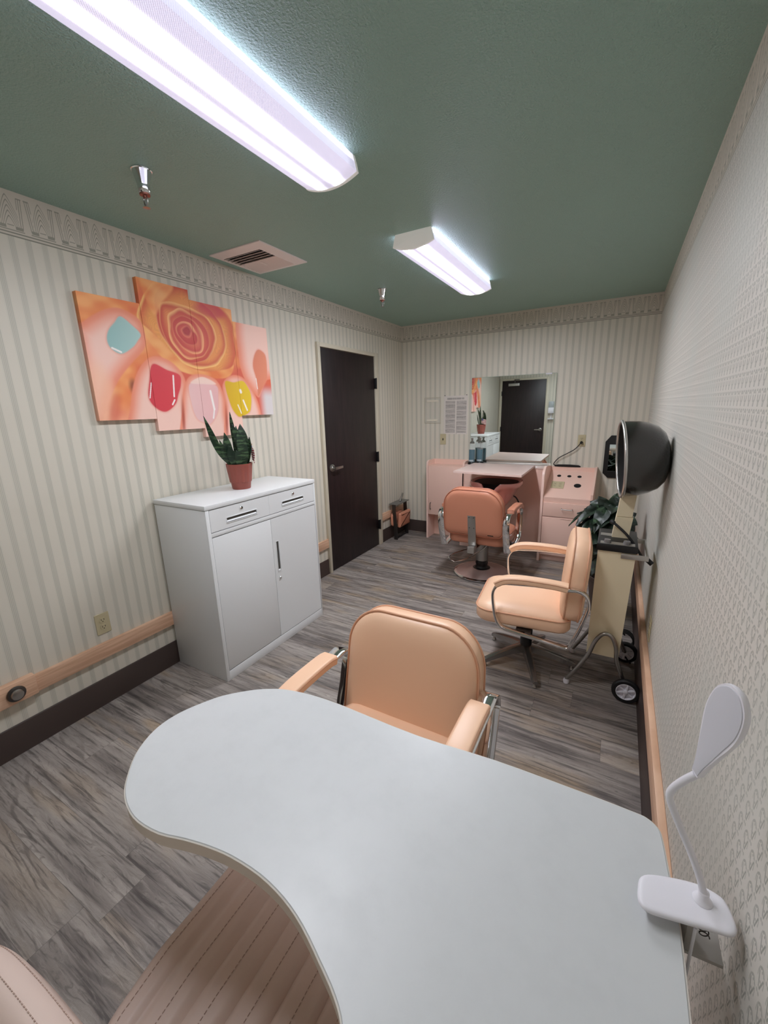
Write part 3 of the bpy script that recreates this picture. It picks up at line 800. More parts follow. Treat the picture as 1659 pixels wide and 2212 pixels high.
# shampoo station in the middle
t = thing('shampoo_station', 'pink shampoo station with a flip-down lid over the wash basin, under the mirror', 'shampoo station', (XB, D, 0))
wd = 1.700 - XB
MB().box(.002, wd, -dpt+.004, -dpt+.022, .085, .885).build('front_panel', mPink, t)
MB().box(.002, wd, -dpt+.03, -.003, 0, .085).build('toe_kick', mPinkE, t)
MB().box(.002, wd, -dpt, -.001, .885, .900, .002).build('counter', mLid, t)
hg = MB(); hg.cyl((.13, -dpt+.012, .902), (.76, -dpt+.012, .902), .005, seg=10); hg.build('hinge', mAlu, t)
lid = MB()
P4 = [(.125, -.905, .917), (.748, -.895, .906), (.742, -dpt+.016, .904), (.108, -dpt+.016, .906)]
lid.loft([[Vector(p) for p in P4], [Vector(p) + Vector((0,0,.018)) for p in P4]]); lid.build('lid', mLid, t)
MB().box(.0, .20, -dpt-.11, -dpt+.004, 0, .16, .004).build('plumbing_box', mPinkE, t)
BX = 1.300 - XB; BYc = 4.02 - D
def basin_ring(w, dd, z, dip=0, n=48, shift=0):
    r = []
    for k in range(n):
        a = 2*PI*k/n; cx, sy = math.cos(a), math.sin(a)
        e = .72; x = w*math.copysign(abs(cx)**e, cx); y = dd*math.copysign(abs(sy)**e, sy)
        zz = z
        if y < 0: zz = z - dip*math.exp(-((x+.01)/.062)**4) * min(1, (-y/dd)**3)
        r.append((BX + x, BYc + y + shift, zz))
    return r
MB().loft([basin_ring(.05,.05,.50), basin_ring(.10,.10,.56), basin_ring(.17,.17,.66), basin_ring(.215,.20,.755,.09), basin_ring(.242,.228,.772,.10), basin_ring(.246,.232,.795,.105), basin_ring(.240,.226,.812,.105), basin_ring(.225,.21,.812,.105), basin_ring(.205,.19,.80,.10)], cap=False).build('wash_basin', mPorc, t, smooth=60)
MB().loft([basin_ring(.206,.191,.799,.10), basin_ring(.19,.175,.74,.06), basin_ring(.13,.12,.63), basin_ring(.03,.03,.60)], cap=True).build('basin_liner', mBlack, t, smooth=60)
MB().cyl((BX, BYc, .16), (BX, BYc, .51), .022).tube(smooth_path([(BX, BYc, .30), (BX, BYc+.1, .22), (BX, -dpt+.004, .26)], 6), .02, 10).build('drain_pipe', mBlackSoft, t)
MB().tube(smooth_path([(BX+.10, BYc+.05, .60), (BX+.17, BYc+.02, .66), (BX+.21, BYc+.05, .60), (BX+.2, BYc+.15, .5), (BX+.16, -dpt+.006, .46)], 6), .007, 8).build('spray_hose', mBlackSoft, t)
# right appliance cabinet
t = thing('appliance_cabinet', 'pink cabinet with sloped appliance panel, drawer and door, right of the shampoo station', 'cabinet', (1.702, D, 0))
dp2 = D - 4.140
side = [(0,0),(dp2,0),(dp2,.86),(dp2-.02,.90),(dp2-.09,.935),(dp2-.20,.93),(.02,.905),(0,.905)]
MB().loft([[(x, -a, b) for a, b in side] for x in (0, .022)]).build('divider_panel', mPinkE, t)
WR = .452
side2 = [(0,.06),(dp2-.012,.06),(dp2-.012,.70),(dp2-.03,.715),(.07,.905),(0,.905)]
MB().loft([[(x, -a, b) for a, b in side2] for x in (WR-.02, WR)]).build('side_panel', mPink, t)
MB().box(.022, WR-.02, -dp2+.03, 0, .06, .60).box(.022, WR, -dp2+.06, 0, 0, .06).build('carcass', mPinkE, t)
SL = Matrix.Translation((0,-dp2+.02,.655)); ang = math.atan2(.205, .40)
sl = MB(); pan = [(-dp2+.014,.60),(-dp2+.014,.652),(-dp2+.03,.662),(-.030,.855),(-.030,.896),(-.001,.896),(-.001,.60)]
sl.loft([[(x, a, b) for a, b in pan] for x in (.022, WR-.02)]); sl.build('appliance_panel', mPink, t)
k_ = (.855-.662)/(dp2-.06)
def onslope(x, y): return Vector((x, y, .662 + k_*(y + dp2 - .03)))
nrm = Vector((0, -k_, 1)).normalized()
rot_s = Vector((0,0,1)).rotation_difference(nrm).to_matrix().to_4x4()
def slope_at(px, py): return Matrix.Translation(onslope(px, py)) @ rot_s
for x, y, r in ((1.817-1.702, 4.475-D, .0185), (1.912-1.702, 4.475-D, .0185), (2.005-1.702, 4.475-D, .0185), (2.003-1.702, 4.34-D, .031)):
    MB().lathe([(r,.0002),(r*1.06,.0008),(r*.97,.0018),(r*.9,.0006)], 28, slope_at(x, y)).build('holder_ring', mBlack, t)
    MB().lathe([(r*.92,.0006),(r*.5,.0007),(.001,.0008)], 24, slope_at(x, y)).build('holder_hole', M('holder_dark', (6,6,7), rough=.9), t)
qp = bpy.data.objects.new('outlet_plate', None); COL.objects.link(qp); qp.parent = t
qp.matrix_local = slope_at(1.824-1.702, 4.335-D) @ rot('X', -90)
MB().prism(rrect(.118, .112, .004), .0003, .005, XZ, bev=.0015).build('cover_plate', mIvory, qp)
duplex(qp, -.023); duplex(qp, .023)
dr = MB().box(.026, WR-.003, -dp2, -dp2+.018, .468, .602, .001).build('drawer', mPink, t)
def bar_pull(parent, x0, x1, z):
    m = MB(); m.tube([(x0,-dp2,z),(x0,-dp2-.025,z-.004),(x1,-dp2-.025,z-.004),(x1,-dp2,z)], .004, 8); m.build('handle', mSteel, parent)
bar_pull(dr, .195, .288, .553)
dr = MB().box(.026, WR-.003, -dp2, -dp2+.018, .075, .462, .001).build('cabinet_door', mPink, t)
MB().box(.19, .28, -dp2-.004, -dp2, .449, .456, .001).build('pull_lip', mPinkE, dr)

# flat iron with its cord
t = thing('flat_iron', 'black flat iron on the pink appliance cabinet, its cord plugged into the far wall', 'flat iron', (1.702, D, .896))
MB().loft([[(x, -.020 + sy*w_, z_) for sy, z_ in ((-1,.001),(1,.001),(1,h_),(-1,h_))] for x, w_, h_ in ((.055,.008,.014),(.09,.014,.022),(.20,.014,.024),(.28,.012,.020),(.298,.008,.012))]).build('iron_body', mBlack, t)
MB().tube(smooth_path([(.062,-.020,.010),(.045,-.025,.03),(.09,-.03,.09),(.17,-.03,.14),(.23,-.03,.18),(.272,-.03,.23),(.286,-.028,.262)], 7), .0045, 8).build('power_cord', mBlack, t)
MB().lathe([(.010,.0),(.014,.006),(.014,.022),(.008,.030)], 16, tr(.286, -.0080, .248) @ rot('X', 90)).build('plug', mBlack, t)

# disinfectant jars
def jar(label, x, y):
    t = thing('disinfectant_jar', label, 'jar', (x, y, .901), 0, 'disinfectant jars by the mirror')
    MB().lathe([(0.0416,0),(0.0432,.004),(0.0416,.018),(0.0352,.026)], 28).build('base', mBlack, t)
    MB().lathe([(0.0324,.027),(0.0324,.160),(.002,.161)], 28).build('liquid', mBlue, t)
    MB().lathe([(0.0344,.026),(0.0344,.205),(0.0304,.222),(0.0176,.234)], 28, cap=False).build('glass_cylinder', mGlass, t)
    MB().lathe([(0.0240,.226),(0.0272,.234),(0.0192,.246),(.012,.252),(.010,.266),(.014,.274),(.012,.284),(.003,.286)], 24).build('lid', mSteel, t)
    lb = MB(); lb.loft([[(.0350*math.cos(a), .0350*math.sin(a), z) for a in [PI*(1.05 + .7*k/14) for k in range(15)]] for z in (.032, .05)], cap=False, closed=False)
    lb.build('label', mLabel, t)
jar('blue disinfectant jar nearest the front on the shampoo station counter', .912, 4.447)
jar('blue disinfectant jar behind the other one, right against the mirror', .984, 4.506)

# sanitizer dispenser by the rear door (seen in the mirror)
t = thing('mounted_soap_dispenser', 'white wall dispenser beside the dark door, seen in the mirror', 'dispenser', (1.115, YR, 1.36))
MB().box(-.055, .055, 0, .09, -.02, .10, .012).build('cover', mWhiteP, t)
MB().box(-.05, .05, 0, .075, .10, .225, .008).build('reservoir', M('dispenser_grey', (170,176,178), rough=.3), t)
MB().box(-.055, .055, 0, .085, -.145, -.125, .005).build('drip_tray', mWhiteP, t)
MB().box(-.01, .01, 0, .012, -.13, 0, .002).build('back_strip', mWhiteP, t)

# ------------------------------------------------------------------ chairs
def chair_upper(t, vin, pip, seat_z=.455, tilt=11, back_h=.40, back_w=.52, back_y=-.235, back_z0=.40, band=.036, padw=.058, boff=-.006, dz=0.0, rear_y=-.20, bt=.008):
    o = rrect(.50, .50, .085, .07, 8)
    lv_ = [(.12,.050),(.08,.047),(.04,.040),(.014,.028),(0,.010),(0,-.045),(.012,-.060),(.05,-.066)]
    m0 = tr(0, .02, seat_z-.05)
    s = MB().cushion(o, list(reversed(lv_)), m0).build('seat', vin, t, smooth=60)
    MB().tube([m0 @ Vector((a, b, .012)) for a, b in inset(o, -.001)], .0042, 6, closed=True).build('seat_piping', pip, s)
    bo = rrect(back_w, back_h, .150, .070, 10)
    bo = [(a*(1 - .035*(1 + b/(back_h/2))), b) for a, b in bo]
    lb = [(.11,.062),(.07,.060),(.035,.055),(.013,.046),(0,.031),(0,-.031),(.012,-.044),(.035,-.051),(.07,-.054)]
    m1 = tr(0, back_y, back_z0) @ rot('X', tilt) @ tr(0, 0, back_h/2) @ XZ @ Matrix.Scale(-1, 4, (0,0,1))
    b_ = MB().cushion(bo, lb, m1).build('backrest', vin, t, smooth=60)
    for dd in (.035, -.035):
        MB().tube([m1 @ Vector((a, b, dd)) for a, b in inset(bo, -.0005)], .0045, 6, closed=True).build('back_piping', pip, b_)
    for sx in (-1, 1):
        ax = sx * .292
        pad = smooth_path([(rear_y,.632+dz,0),(-.12,.640+dz,0),(.02,.642+dz,0),(.10,.632+dz,0),(.150,.604+dz,0)], 5)
        sec = [(ax + a, b) for a, b in rrect(padw, .036, .008, .008, 4)]
        pd = MB().sweep_yz([(p.x, p.y) for p in pad], sec).build('armrest', vin, t, smooth=60)
        for ex in (-1, 1):
            MB().tube([(ax + ex*(padw/2-.001), p.x, p.y + .010) for p in pad], .003, 6).build('arm_piping', pip, pd)
        loop = [(.10,.612),(.135,.598),(.158,.565),(.162,.52),(.150,.43),(.128,.372),(.085,.345),(-.05,.325),(-.215,.300)]
        rear = [(-.225,.305),(-.262,.40),(-.292,.50),(-.300,.555),(-.285,.600),(-.245,.622),(-.19,.620),(-.05,.622),(.10,.612)]
        loop = [(a, b + (dz if b > .5 else 0)) for a, b in loop]; rear = [(a, b + (dz if b > .5 else 0)) for a, b in rear]
        pth = [(p.x, p.y) for p in smooth_path([(a, b, 0) for a, b in loop], 5)] + [(p.x, p.y) for p in smooth_path([(a, b, 0) for a, b in rear], 5)][:-1]
        sec = [(ax + a + sx*boff, b) for a, b in rrect(band, bt, .002, .002, 1)]
        MB().sweep_yz(pth, sec, closed=True).build('arm_frame', mChrome, t, smooth=50)
    MB().box(-.285, .285, -.04, .04, .325, .337, .002).box(-.10, .10, -.12, .12, .315, .345, .004).build('seat_bracket', mDarkMetal, t)
def star_base(t, phase):
    MB().lathe([(.034,.06),(.040,.085),(.036,.105),(.034,.11),(.034,.29),(.02,.292),(.02,.325)], 20).build('column', mBlack, t)
    for k in range(5):
        a = math.radians(phase + 72*k); rings = []
        for r, z, w_, h_ in ((.02,.095,.026,.024),(.10,.085,.022,.019),(.20,.062,.019,.015),(.262,.044,.017,.012),(.279,.040,.012,.008)):
            rings.append([(r*math.cos(a) - q*w_*math.sin(a), r*math.sin(a) + q*w_*math.cos(a), z + p*h_) for q, p in ((-1,-1),(1,-1),(.8,.8),(0,1),(-.8,.8))])
        l = MB().loft(rings).build('leg', M('black_chrome_leg', (150,147,144), rough=.24, metal=.85) if k == 0 else bpy.data.materials['black_chrome_leg'], t, smooth=50)
        MB().lathe([(.011,0),(.013,.008),(.010,.012),(.006,.034)], 14, tr(.262*math.cos(a), .262*math.sin(a), 0)).build('glide', mSteel, l)
# chair at the white table
t = thing('salon_chair', 'peach vinyl armchair tucked under the white manicure table', 'chair', (1.708, .945, 0), math.radians(180), 'peach salon armchairs')
chair_upper(t, mPeach, mPeachD, tilt=9, back_h=.515, back_w=.550, back_z0=.262, seat_z=.415, band=.056, boff=.009, padw=.068, dz=-.040, rear_y=-.165); star_base(t, 20)
# chair in front of the hood dryer
t = thing('salon_chair', 'peach vinyl armchair on a star base in front of the hood dryer', 'chair', (1.932, 2.355, 0), math.radians(95), 'peach salon armchairs')
chair_upper(t, mPeach, mPeachD, tilt=4, band=.034, bt=.013, back_w=.51, back_h=.425, back_z0=.415, back_y=-.224); star_base(t, 4-95)
# hydraulic styling chair
t = thing('styling_chair', 'salmon hydraulic styling chair on a round chrome base facing the mirror', 'styling chair', (1.298, 3.600, 0), math.radians(-2))
chair_upper(t, mOrange, mOrangeD, tilt=8, back_h=.41, back_w=.53, back_y=-.245, back_z0=.445, band=.056, dz=.03)
MB().lathe([(.247,0),(.255,.006),(.255,.014),(.243,.020)], 56).build('base_rim', mChrome, t)
MB().lathe([(.245,.0185),(.20,.024),(.12,.034),(.10,.050),(.085,.052)], 56).build('base_plate', mPinkMetal, t)
MB().lathe([(.085,.050),(.062,.058),(.052,.075),(.058,.105),(.046,.125),(.046,.135)], 32).build('pump_collar', mBlack, t)
MB().lathe([(.056,.13),(.056,.275),(.060,.285),(.060,.318),(.03,.320)], 32).build('pump_cylinder', mSteel, t)
MB().tube(smooth_path([(.052,.0,.285),(.02,-.10,.25),(-.06,-.24,.205),(-.14,-.335,.195)], 5) + smooth_path([(-.20,-.315,.205),(-.215,-.25,.215),(-.13,-.11,.235),(-.05,-.03,.25)], 5), .006, 8).build('pump_pedal', mChrome, t)
mb = MB(); mt = tr(0, -.245, .445) @ rot('X', 8)
mb.box(-.035, .035, -.056, -.047, -.08, .19, .002, mat=mt); mb.box(-.035, .035, -.056, -.02, -.084, -.076, .002, mat=mt); mb.build('back_strap', mSteel, t)
mb = MB()
for a in (-.02, .02):
    for z in (.175, .08): mb.cyl(mt @ Vector((a, -.056, z)), mt @ Vector((a, -.059, z)), .004, seg=10)
mb.build('strap_screws', mDarkMetal, t)
MB().box(-.03, .03, -.325, -.245, .290, .352, .004).box(-.03, .03, -.25, -.05, .312, .322, .002).build('strap_bracket', mAlu, t)
MB().box(.135, .185, -.050, -.0465, .022, .034, mat=mt).build('maker_tag', mBlack, t)

# loose footrest in the corner
t = thing('footrest', 'grey metal footrest with a salmon pad standing in the far left corner', 'footrest', (.085, 4.295, 0), math.radians(90))
for sx in (-1, 1):
    P = smooth_path([(-.018, .0, 0), (-.015, .14, 0), (.0, .32, 0), (.004, .424, 0)], 5)
    MB().sweep_yz([(p.x, p.y) for p in P], [(sx*.146 + a, b) for a, b in rrect(.010, .046, .002, .002, 1)]).build('side_bar', mDarkMetal, t)
MB().box(-.155, .155, -.052, .066, .424, .434, .003).build('top_plate', M('worn_grey_metal', (132,130,126), rough=.5, metal=.6), t)
MB().box(-.011, .011, -.010, .010, 0, .115, .003, mat=tr(.01, .0, .434) @ rot('Y', 40)).build('mounting_peg', mSteel, t)
MB().cushion(rrect(.275, .178, .018), [(.03,-.022),(.008,-.019),(0,-.010),(0,.010),(.008,.019),(.03,.022)], tr(.012, -.050, .232) @ rot('X', 4) @ XZ).build('pad', mOrange, t, smooth=60)
MB().cushion(rrect(.275, .170, .05), [(.03,-.016),(.006,-.012),(0,0),(.006,.012),(.03,.016)], tr(-.03, .028, .240) @ XZ).build('rear_pad', mOrange, t, smooth=60)
MB().cyl((-.145, -.016, .014), (.145, -.016, .014), .008, seg=12).build('foot_bar', mBlackSoft, t)

# ------------------------------------------------------------------ hood dryer
t = thing('hood_dryer', 'cream salon hood dryer on wheeled chrome legs, with a smoked dome, by the right wall', 'hair dryer', (2.34, 2.40, 0))
def DX(x, y, z): return (x-2.34, y-2.40, z)
MB().loft([[DX(x, y, z) for x, y in ((a, 2.262), (b, 2.262), (b, 2.545), (a, 2.545))] for z, a, b in ((.205,2.262,2.414),(.795,2.266,2.434))]).build('cabinet_body', mCream, t, smooth=20)
bx = MB(); bx.box(-.080, .100, -.150, .148, .795, .832, .004); bx.build('control_box', mBlack, t)
MB().box(-.066, .086, -.144, -.104, .832, .8345).build('control_plate', mAlu, t)
MB().box(-.070, -.015, .0, .05, .832, .8345).build('rating_plate', mAlu, t)
for x in (-.035, .050): MB().lathe([(.016,.834),(.017,.838),(.0145,.850),(.004,.851)], 20, tr(x, -.122, 0)).build('knob', M('clear_knob', (120,118,118), rough=.15, metal=.3) if x < 0 else bpy.data.materials['clear_knob'], t)
n1 = MB(); n1.loft([[DX(c_ + a*.038, 2.43 + b*.040, z) for a, b in ((-1,-1),(1,-1),(1,1),(-1,1))] for z, c_ in ((.832,2.360),(.944,2.371))]); n1.build('lower_neck', mCream, t, smooth=20)
n1 = MB(); n1.loft([[DX(c_ + a*.035, 2.43 + b*.036, z) for a, b in ((-1,-1),(1,-1),(1,1),(-1,1))] for z, c_ in ((.946,2.369),(1.075,2.380))]); n1.build('upper_neck', mCream, t, smooth=20)
RH = .186
hm = tr(*DX(2.326, 2.375, 1.243)) @ rot('Z', 6) @ rot('Y', 90 - 4.5)
# local z = towards the wall
prof = [(RH,0),(RH*.995,.03),(RH*.975,.07),(RH*.92,.112),(RH*.82,.15),(RH*.66,.178),(RH*.45,.193),(RH*.22,.199),(.002,.200)]
def squash(p):   # lower side is flatter
    return p
MB().lathe(prof, 56, hm, cap=False).build('hood_dome', mHood, t, smooth=60)
MB().lathe([(r*.965, z*.95 + .002) for r, z in prof], 48, hm, cap=False).build('hood_lining', mHoodIn, t, smooth=60)
MB().tube([hm @ Vector((RH*math.cos(2*PI*k/56), RH*math.sin(2*PI*k/56), 0)) for k in range(56)], .008, 10, closed=True).build('hood_rim', mHoodRim, t)
for yy in (2.235, 2.570):
    pth = smooth_path([DX(2.178,yy,.026), DX(2.225,yy,.110), DX(2.272,yy,.205), DX(2.296,yy,.285), DX(2.322,yy,.335), DX(2.350,yy,.350), DX(2.378,yy,.332), DX(2.398,yy,.280), DX(2.406,yy,.210), DX(2.430,yy,.145), DX(2.456,yy,.085)], 5)
    lg = MB().tube(pth, .0105, 12).build('leg_frame', mSteel, t, smooth=60)
    MB().lathe([(.004,.0),(.014,.002),(.0165,.016),(.012,.028)], 16, tr(*DX(2.178, yy, 0))).build('foot_cap', mWhiteP, lg)
    yw = yy + (-.030 if yy < 2.4 else .030)
    mw = tr(*DX(2.462, yw, .066)) @ rot('X', 90)
    wh = MB().lathe([(.046,-.013),(.060,-.013),(.0655,-.007),(.0655,.007),(.060,.013),(.046,.013)], 40, mw, cap=False).build('wheel', mBlackSoft, t)
    h_ = MB().lathe([(.047,-.011),(.047,.011),(.043,.0135),(.041,.010),(.041,-.008)], 40, mw, cap=False)
    h_.lathe([(.042,-.004),(.012,-.002)], 30, mw, cap=False); h_.lathe([(.012,-.006),(.012,.013),(.007,.016),(.001,.016)], 20, mw)
    for k in range(6):
        a = 2*PI*k/6
        h_.box(.008, .042, -.0045, .0045, .001, .010, .0005, mat=mw @ rot('Z', 60*k + 20))
    h_.build('hub', mWhiteP, wh)
    MB().cyl(DX(2.456, yy, .085), DX(2.462, yw, .066), .008, seg=10).cyl(DX(2.415, yy+.004*(1 if yy<2.4 else -1), .20), DX(2.462, (yy+yw)/2, .074), .006, seg=8).build('axle_bracket', mDarkMetal, lg)
br = MB(); br.box(*[v for v in (2.370-2.34, 2.488-2.34, 2.254-2.40, 2.2595-2.40, .765, .791)], .001); br.box(2.40-2.34, 2.488-2.34, 2.551-2.40, 2.556-2.40, .765, .791, .001); br.box(2.482-2.34, 2.488-2.34, 2.257-2.40, 2.553-2.40, .768, .788, .001)
br.build('hose_rack', mAlu, t)
MB().tube(smooth_path([DX(2.31,2.36,.925), DX(2.335,2.345,.912), DX(2.385,2.325,.872), DX(2.425,2.315,.825), DX(2.452,2.305,.785), DX(2.472,2.298,.755)], 6), [.011]*5 + [.0065]*26, 10).build('hose', mBlackSoft, t)
MB().cyl(DX(2.476,2.285,.772), DX(2.506,2.275,.748), .012).build('hose_nozzle', mBlack, t)
co = MB()
for k in range(3):
    co.tube([DX(2.452 + .05*math.cos(a) , 2.655 + k*.012 + .012*math.sin(a), .105 + .052*math.sin(a) + .004*k) for a in [2*PI*q/28 for q in range(28)]], .005, 8, closed=True)
co.tube(smooth_path([DX(2.418,2.50,.28), DX(2.432,2.58,.21), DX(2.45,2.64,.157)], 6), .005, 8)
co.tube(smooth_path([DX(2.44,2.655,.06), DX(2.47,2.60,.03), DX(2.492,2.56,.022)], 6), .005, 8)
co.build('power_cord', mBlackSoft, t)

# leafy plant behind the dryer
t = thing('leafy_plant', 'dark green leafy plant behind the hood dryer by the pink cabinet', 'plant', (2.34, 3.25, 0))
MB().lathe([(.10,0),(.105,.01),(.135,.26),(.142,.265),(.142,.285),(.128,.285),(.12,.24)], 36).build('pot', mBrownPot, t)
MB().lathe([(.121,.245),(.05,.252),(.001,.254)], 24).build('soil', mSoil, t)
stm = MB(); fol = MB(); rg = random.Random(5)
def leaf(m, base, dirv, L, wd_, droop):
    dirv = Vector(dirv).normalized(); side = dirv.cross(Vector((0,0,1))).normalized(); n = 10; rings = []
    for i in range(n + 1):
        u = i/n; w_ = wd_*math.sin(PI*min(1, u*.93 + .07))**.75*(1-.35*u) + .0006
        c_ = base + dirv*L*u + Vector((0,0,-droop*L*u*u)); up = dirv.cross(side)*-1
        rings.append([c_ + side*w_*s_ + Vector((0,0, .30*w_*abs(s_) + .006*math.sin(u*14 + s_*3))) for s_ in (-1,-.66,-.33,0,.33,.66,1)] + [c_ + side*w_*s_ + Vector((0,0, .30*w_*abs(s_) - .0016 + .006*math.sin(u*14 + s_*3))) for s_ in (1,.66,.33,0,-.33,-.66,-1)])
    m.loft(rings)
for k in range(74):
    a = rg.uniform(0, 2*PI) if k > 12 else rg.uniform(PI*.85, PI*1.75)
    rad = rg.uniform(.02, .14); hz = rg.uniform(.50, .84); b0 = Vector((.05*math.cos(a), .05*math.sin(a), .25))
    L = rg.uniform(.15, .22); ex = math.cos(a)
    if ex > 0: rad *= .4; L *= .62
    tip = Vector((rad*math.cos(a), rad*math.sin(a), hz))
    stm.tube(smooth_path([b0, b0*.6 + tip*.4 + Vector((0,0,.05)), tip], 4), .004, 6)
    leaf(fol, tip, (math.cos(a)*(.9 if ex < 0 else .45), math.sin(a)*.9, rg.uniform(-.9, .2) if math.sin(a) < .2 else rg.uniform(.1, .9)), L, rg.uniform(.056, .076), rg.uniform(.1, .5))
def leaf_to(base, tip, wd_):
    b_ = Vector((base[0]-2.34, base[1]-3.25, base[2])); e_ = Vector((tip[0]-2.34, tip[1]-3.25, tip[2])); dv = (e_-b_)
    nn = Vector((.05*dv.x/dv.length, -.75, .62)); sd = dv.cross(nn).normalized(); nn = sd.cross(dv).normalized(); n = 12; rings = []
    for i in range(n + 1):
        u_ = i/n; w_ = wd_*math.sin(PI*min(1, u_*.95 + .05))**.7*(1-.30*u_) + .0006
        c_ = b_ + dv*u_ + nn*(.10*dv.length*math.sin(PI*u_)); q_ = lambda s_: nn*(.22*w_*abs(s_) + .004*math.sin(u_*16 + s_*3))
        rings.append([c_ + sd*w_*s_ + q_(s_) for s_ in (-1,-.66,-.33,0,.33,.66,1)] + [c_ + sd*w_*s_ + q_(s_) - nn*.0016 for s_ in (1,.66,.33,0,-.33,-.66,-1)])
    fol.loft(rings)
    stm.tube(smooth_path([Vector((0,0,.25)), b_*.5 + Vector((0,0,.25)), b_], 4), .004, 6)
for b_, e_, w_ in (((2.27,3.16,.67),(2.085,3.10,.655),.052), ((2.29,3.18,.72),(2.14,3.14,.80),.055), ((2.30,3.2,.76),(2.22,3.2,.885),.050), ((2.27,3.12,.62),(2.15,3.06,.575),.045),
    ((2.32,3.2,.77),(2.33,3.22,.91),.050), ((2.36,3.2,.70),(2.46,3.18,.79),.050), ((2.37,3.18,.64),(2.475,3.14,.655),.048), ((2.36,3.14,.58),(2.46,3.08,.50),.050), ((2.29,3.12,.60),(2.23,3.04,.50),.050),
    ((2.25,3.16,.74),(2.19,3.10,.70),.055), ((2.33,3.14,.70),(2.27,3.04,.62),.055), ((2.34,3.18,.80),(2.42,3.16,.87),.045), ((2.27,3.18,.80),(2.17,3.22,.84),.042), ((2.32,3.12,.74),(2.36,3.04,.66),.050), ((2.26,3.14,.70),(2.14,3.02,.69),.046), ((2.36,3.1,.66),(2.45,3.0,.60),.052), ((2.37,3.15,.75),(2.47,3.1,.73),.050), ((2.38,3.1,.55),(2.46,3.0,.43),.050), ((2.28,3.08,.62),(2.19,2.98,.60),.055)):
    leaf_to(b_, e_, w_)
stm.build('stems', mStem, t); fol.build('foliage', mLeaf, t, smooth=60)

# ------------------------------------------------------------------ manicure table
t = thing('manicure_table', 'white manicure table with a curved cut-out front, in the foreground', 'table', (1.9, .5, 0))
out = [(2.455,.486),(2.455,.60),(2.448,.677),(2.4425,.742),(2.4365,.763),(2.420,.776),(2.395,.779),(2.30,.779),(2.13,.775),(1.946,.760),(1.75,.762),(1.694,.762),(1.62,.757),(1.544,.742),(1.495,.720),(1.454,.692),(1.402,.640),(1.372,.587),(1.354,.540),(1.349,.495),(1.358,.452),(1.387,.400),(1.434,.354),(1.468,.330),(1.509,.314),(1.555,.307),(1.614,.312),(1.669,.328),(1.719,.340),(1.771,.348),(1.838,.350),(1.897,.343),(1.948,.329),(2.0,.307),(2.038,.289),(2.065,.268),(2.085,.23),(2.095,.16),(2.098,.05),(2.10,-.10)]
out = [(p.x, p.y) for p in smooth_path([(a, b, 0) for a, b in out], 3)] + [(2.13,-.135),(2.42,-.135),(2.455,-.10)]
out = [(a-1.9, b-.5) for a, b in out]
if sum(out[i-1][0]*out[i][1] - out[i][0]*out[i-1][1] for i in range(len(out))) < 0: out.reverse()
def tri_prism(o, z0, z1, bev):
    m = MB(); i1 = inset(o, bev)
    rings = [[(a,b,z0) for a,b in i1], [(a,b,z0+bev) for a,b in o], [(a,b,z1-bev) for a,b in o], [(a,b,z1) for a,b in i1]]
    m.loft(rings, cap=False)
    return m
m = MB(); i1 = inset(out, .002)
m.loft([[(a,b,.7485) for a,b in i1],[(a,b,.75) for a,b in inset(out, .0035)]], cap=True)
m.build('tabletop', mTable, t, smooth=30)
m = MB(); m.loft([[(a,b,.720) for a,b in inset(out,.001)],[(a,b,.7475) for a,b in out],[(a,b,.7486) for a,b in i1]]); m.build('edge_band', mEdge, t, smooth=30)
MB().box(2.16-1.9, 2.42-1.9, .18-.5, .66-.5, .03, .72, .003).build('pedestal', mWhiteMetal, t)
MB().cyl((1.50-1.9, .62-.5, .012), (1.50-1.9, .62-.5, .72), .024).lathe([(.06,0),(.06,.008),(.03,.014)], 24, tr(1.50-1.9, .62-.5, 0)).build('leg', mWhiteMetal, t)
MB().box(2.18-1.9, 2.40-1.9, .20-.5, .64-.5, 0, .03).build('plinth', mGroove, t)

# clip lamp
t = thing('clip_lamp', 'white gooseneck clip-on lamp at the wall end of the manicure table', 'lamp', (2.46, .625, .75))
def LX(x, y, z): return (x-2.46, y-.625, z-.75)
bo = [(2.3965,.610),(2.3975,.592),(2.409,.5835),(2.433,.587),(2.489,.599),(2.511,.604),(2.5195,.613),(2.520,.627),(2.515,.648),(2.505,.659),(2.475,.662),(2.425,.648),(2.402,.634)]
bo = [(p.x-2.46, p.y-.625) for p in smooth_path([(a, b, 0) for a, b in bo], 4, True)]
if sum(bo[i-1][0]*bo[i][1] - bo[i][0]*bo[i-1][1] for i in range(len(bo))) < 0: bo.reverse()
MB().loft([[(a,b,d_) for a,b in inset(bo, i_)] for i_, d_ in ((.004,.0165),(.0005,.018),(0,.0205),(.0012,.0232),(.004,.0245),(.008,.025))]).build('base', mWhiteP, t, smooth=50)
MB().lathe([(.013,.0255),(.010,.029),(.0075,.034),(.0068,.042),(.005,.043)], 20, tr(*LX(2.482,.637,.75))).build('neck_collar', mWhiteP, t)
gp = smooth_path([LX(2.482,.637,.785), LX(2.4745,.637,.812), LX(2.4585,.637,.852), LX(2.443,.636,.886), LX(2.430,.635,.915), LX(2.4205,.633,.940), LX(2.4205,.631,.958), LX(2.430,.627,.982), LX(2.443,.622,1.006)], 6)
MB().tube(gp, .0052, 12).build('gooseneck', mWhiteP, t, smooth=60)
A0 = Vector(LX(2.443,.622,1.006)); A1 = Vector(LX(2.462,.597,1.168)); ax_ = (A1-A0); HL = ax_.length; ax_.normalize()
lat = Vector((.42,-.90,0)); lat = (lat - ax_*lat.dot(ax_)).normalized(); nr = lat.cross(ax_)
if nr.x > 0: nr = -nr
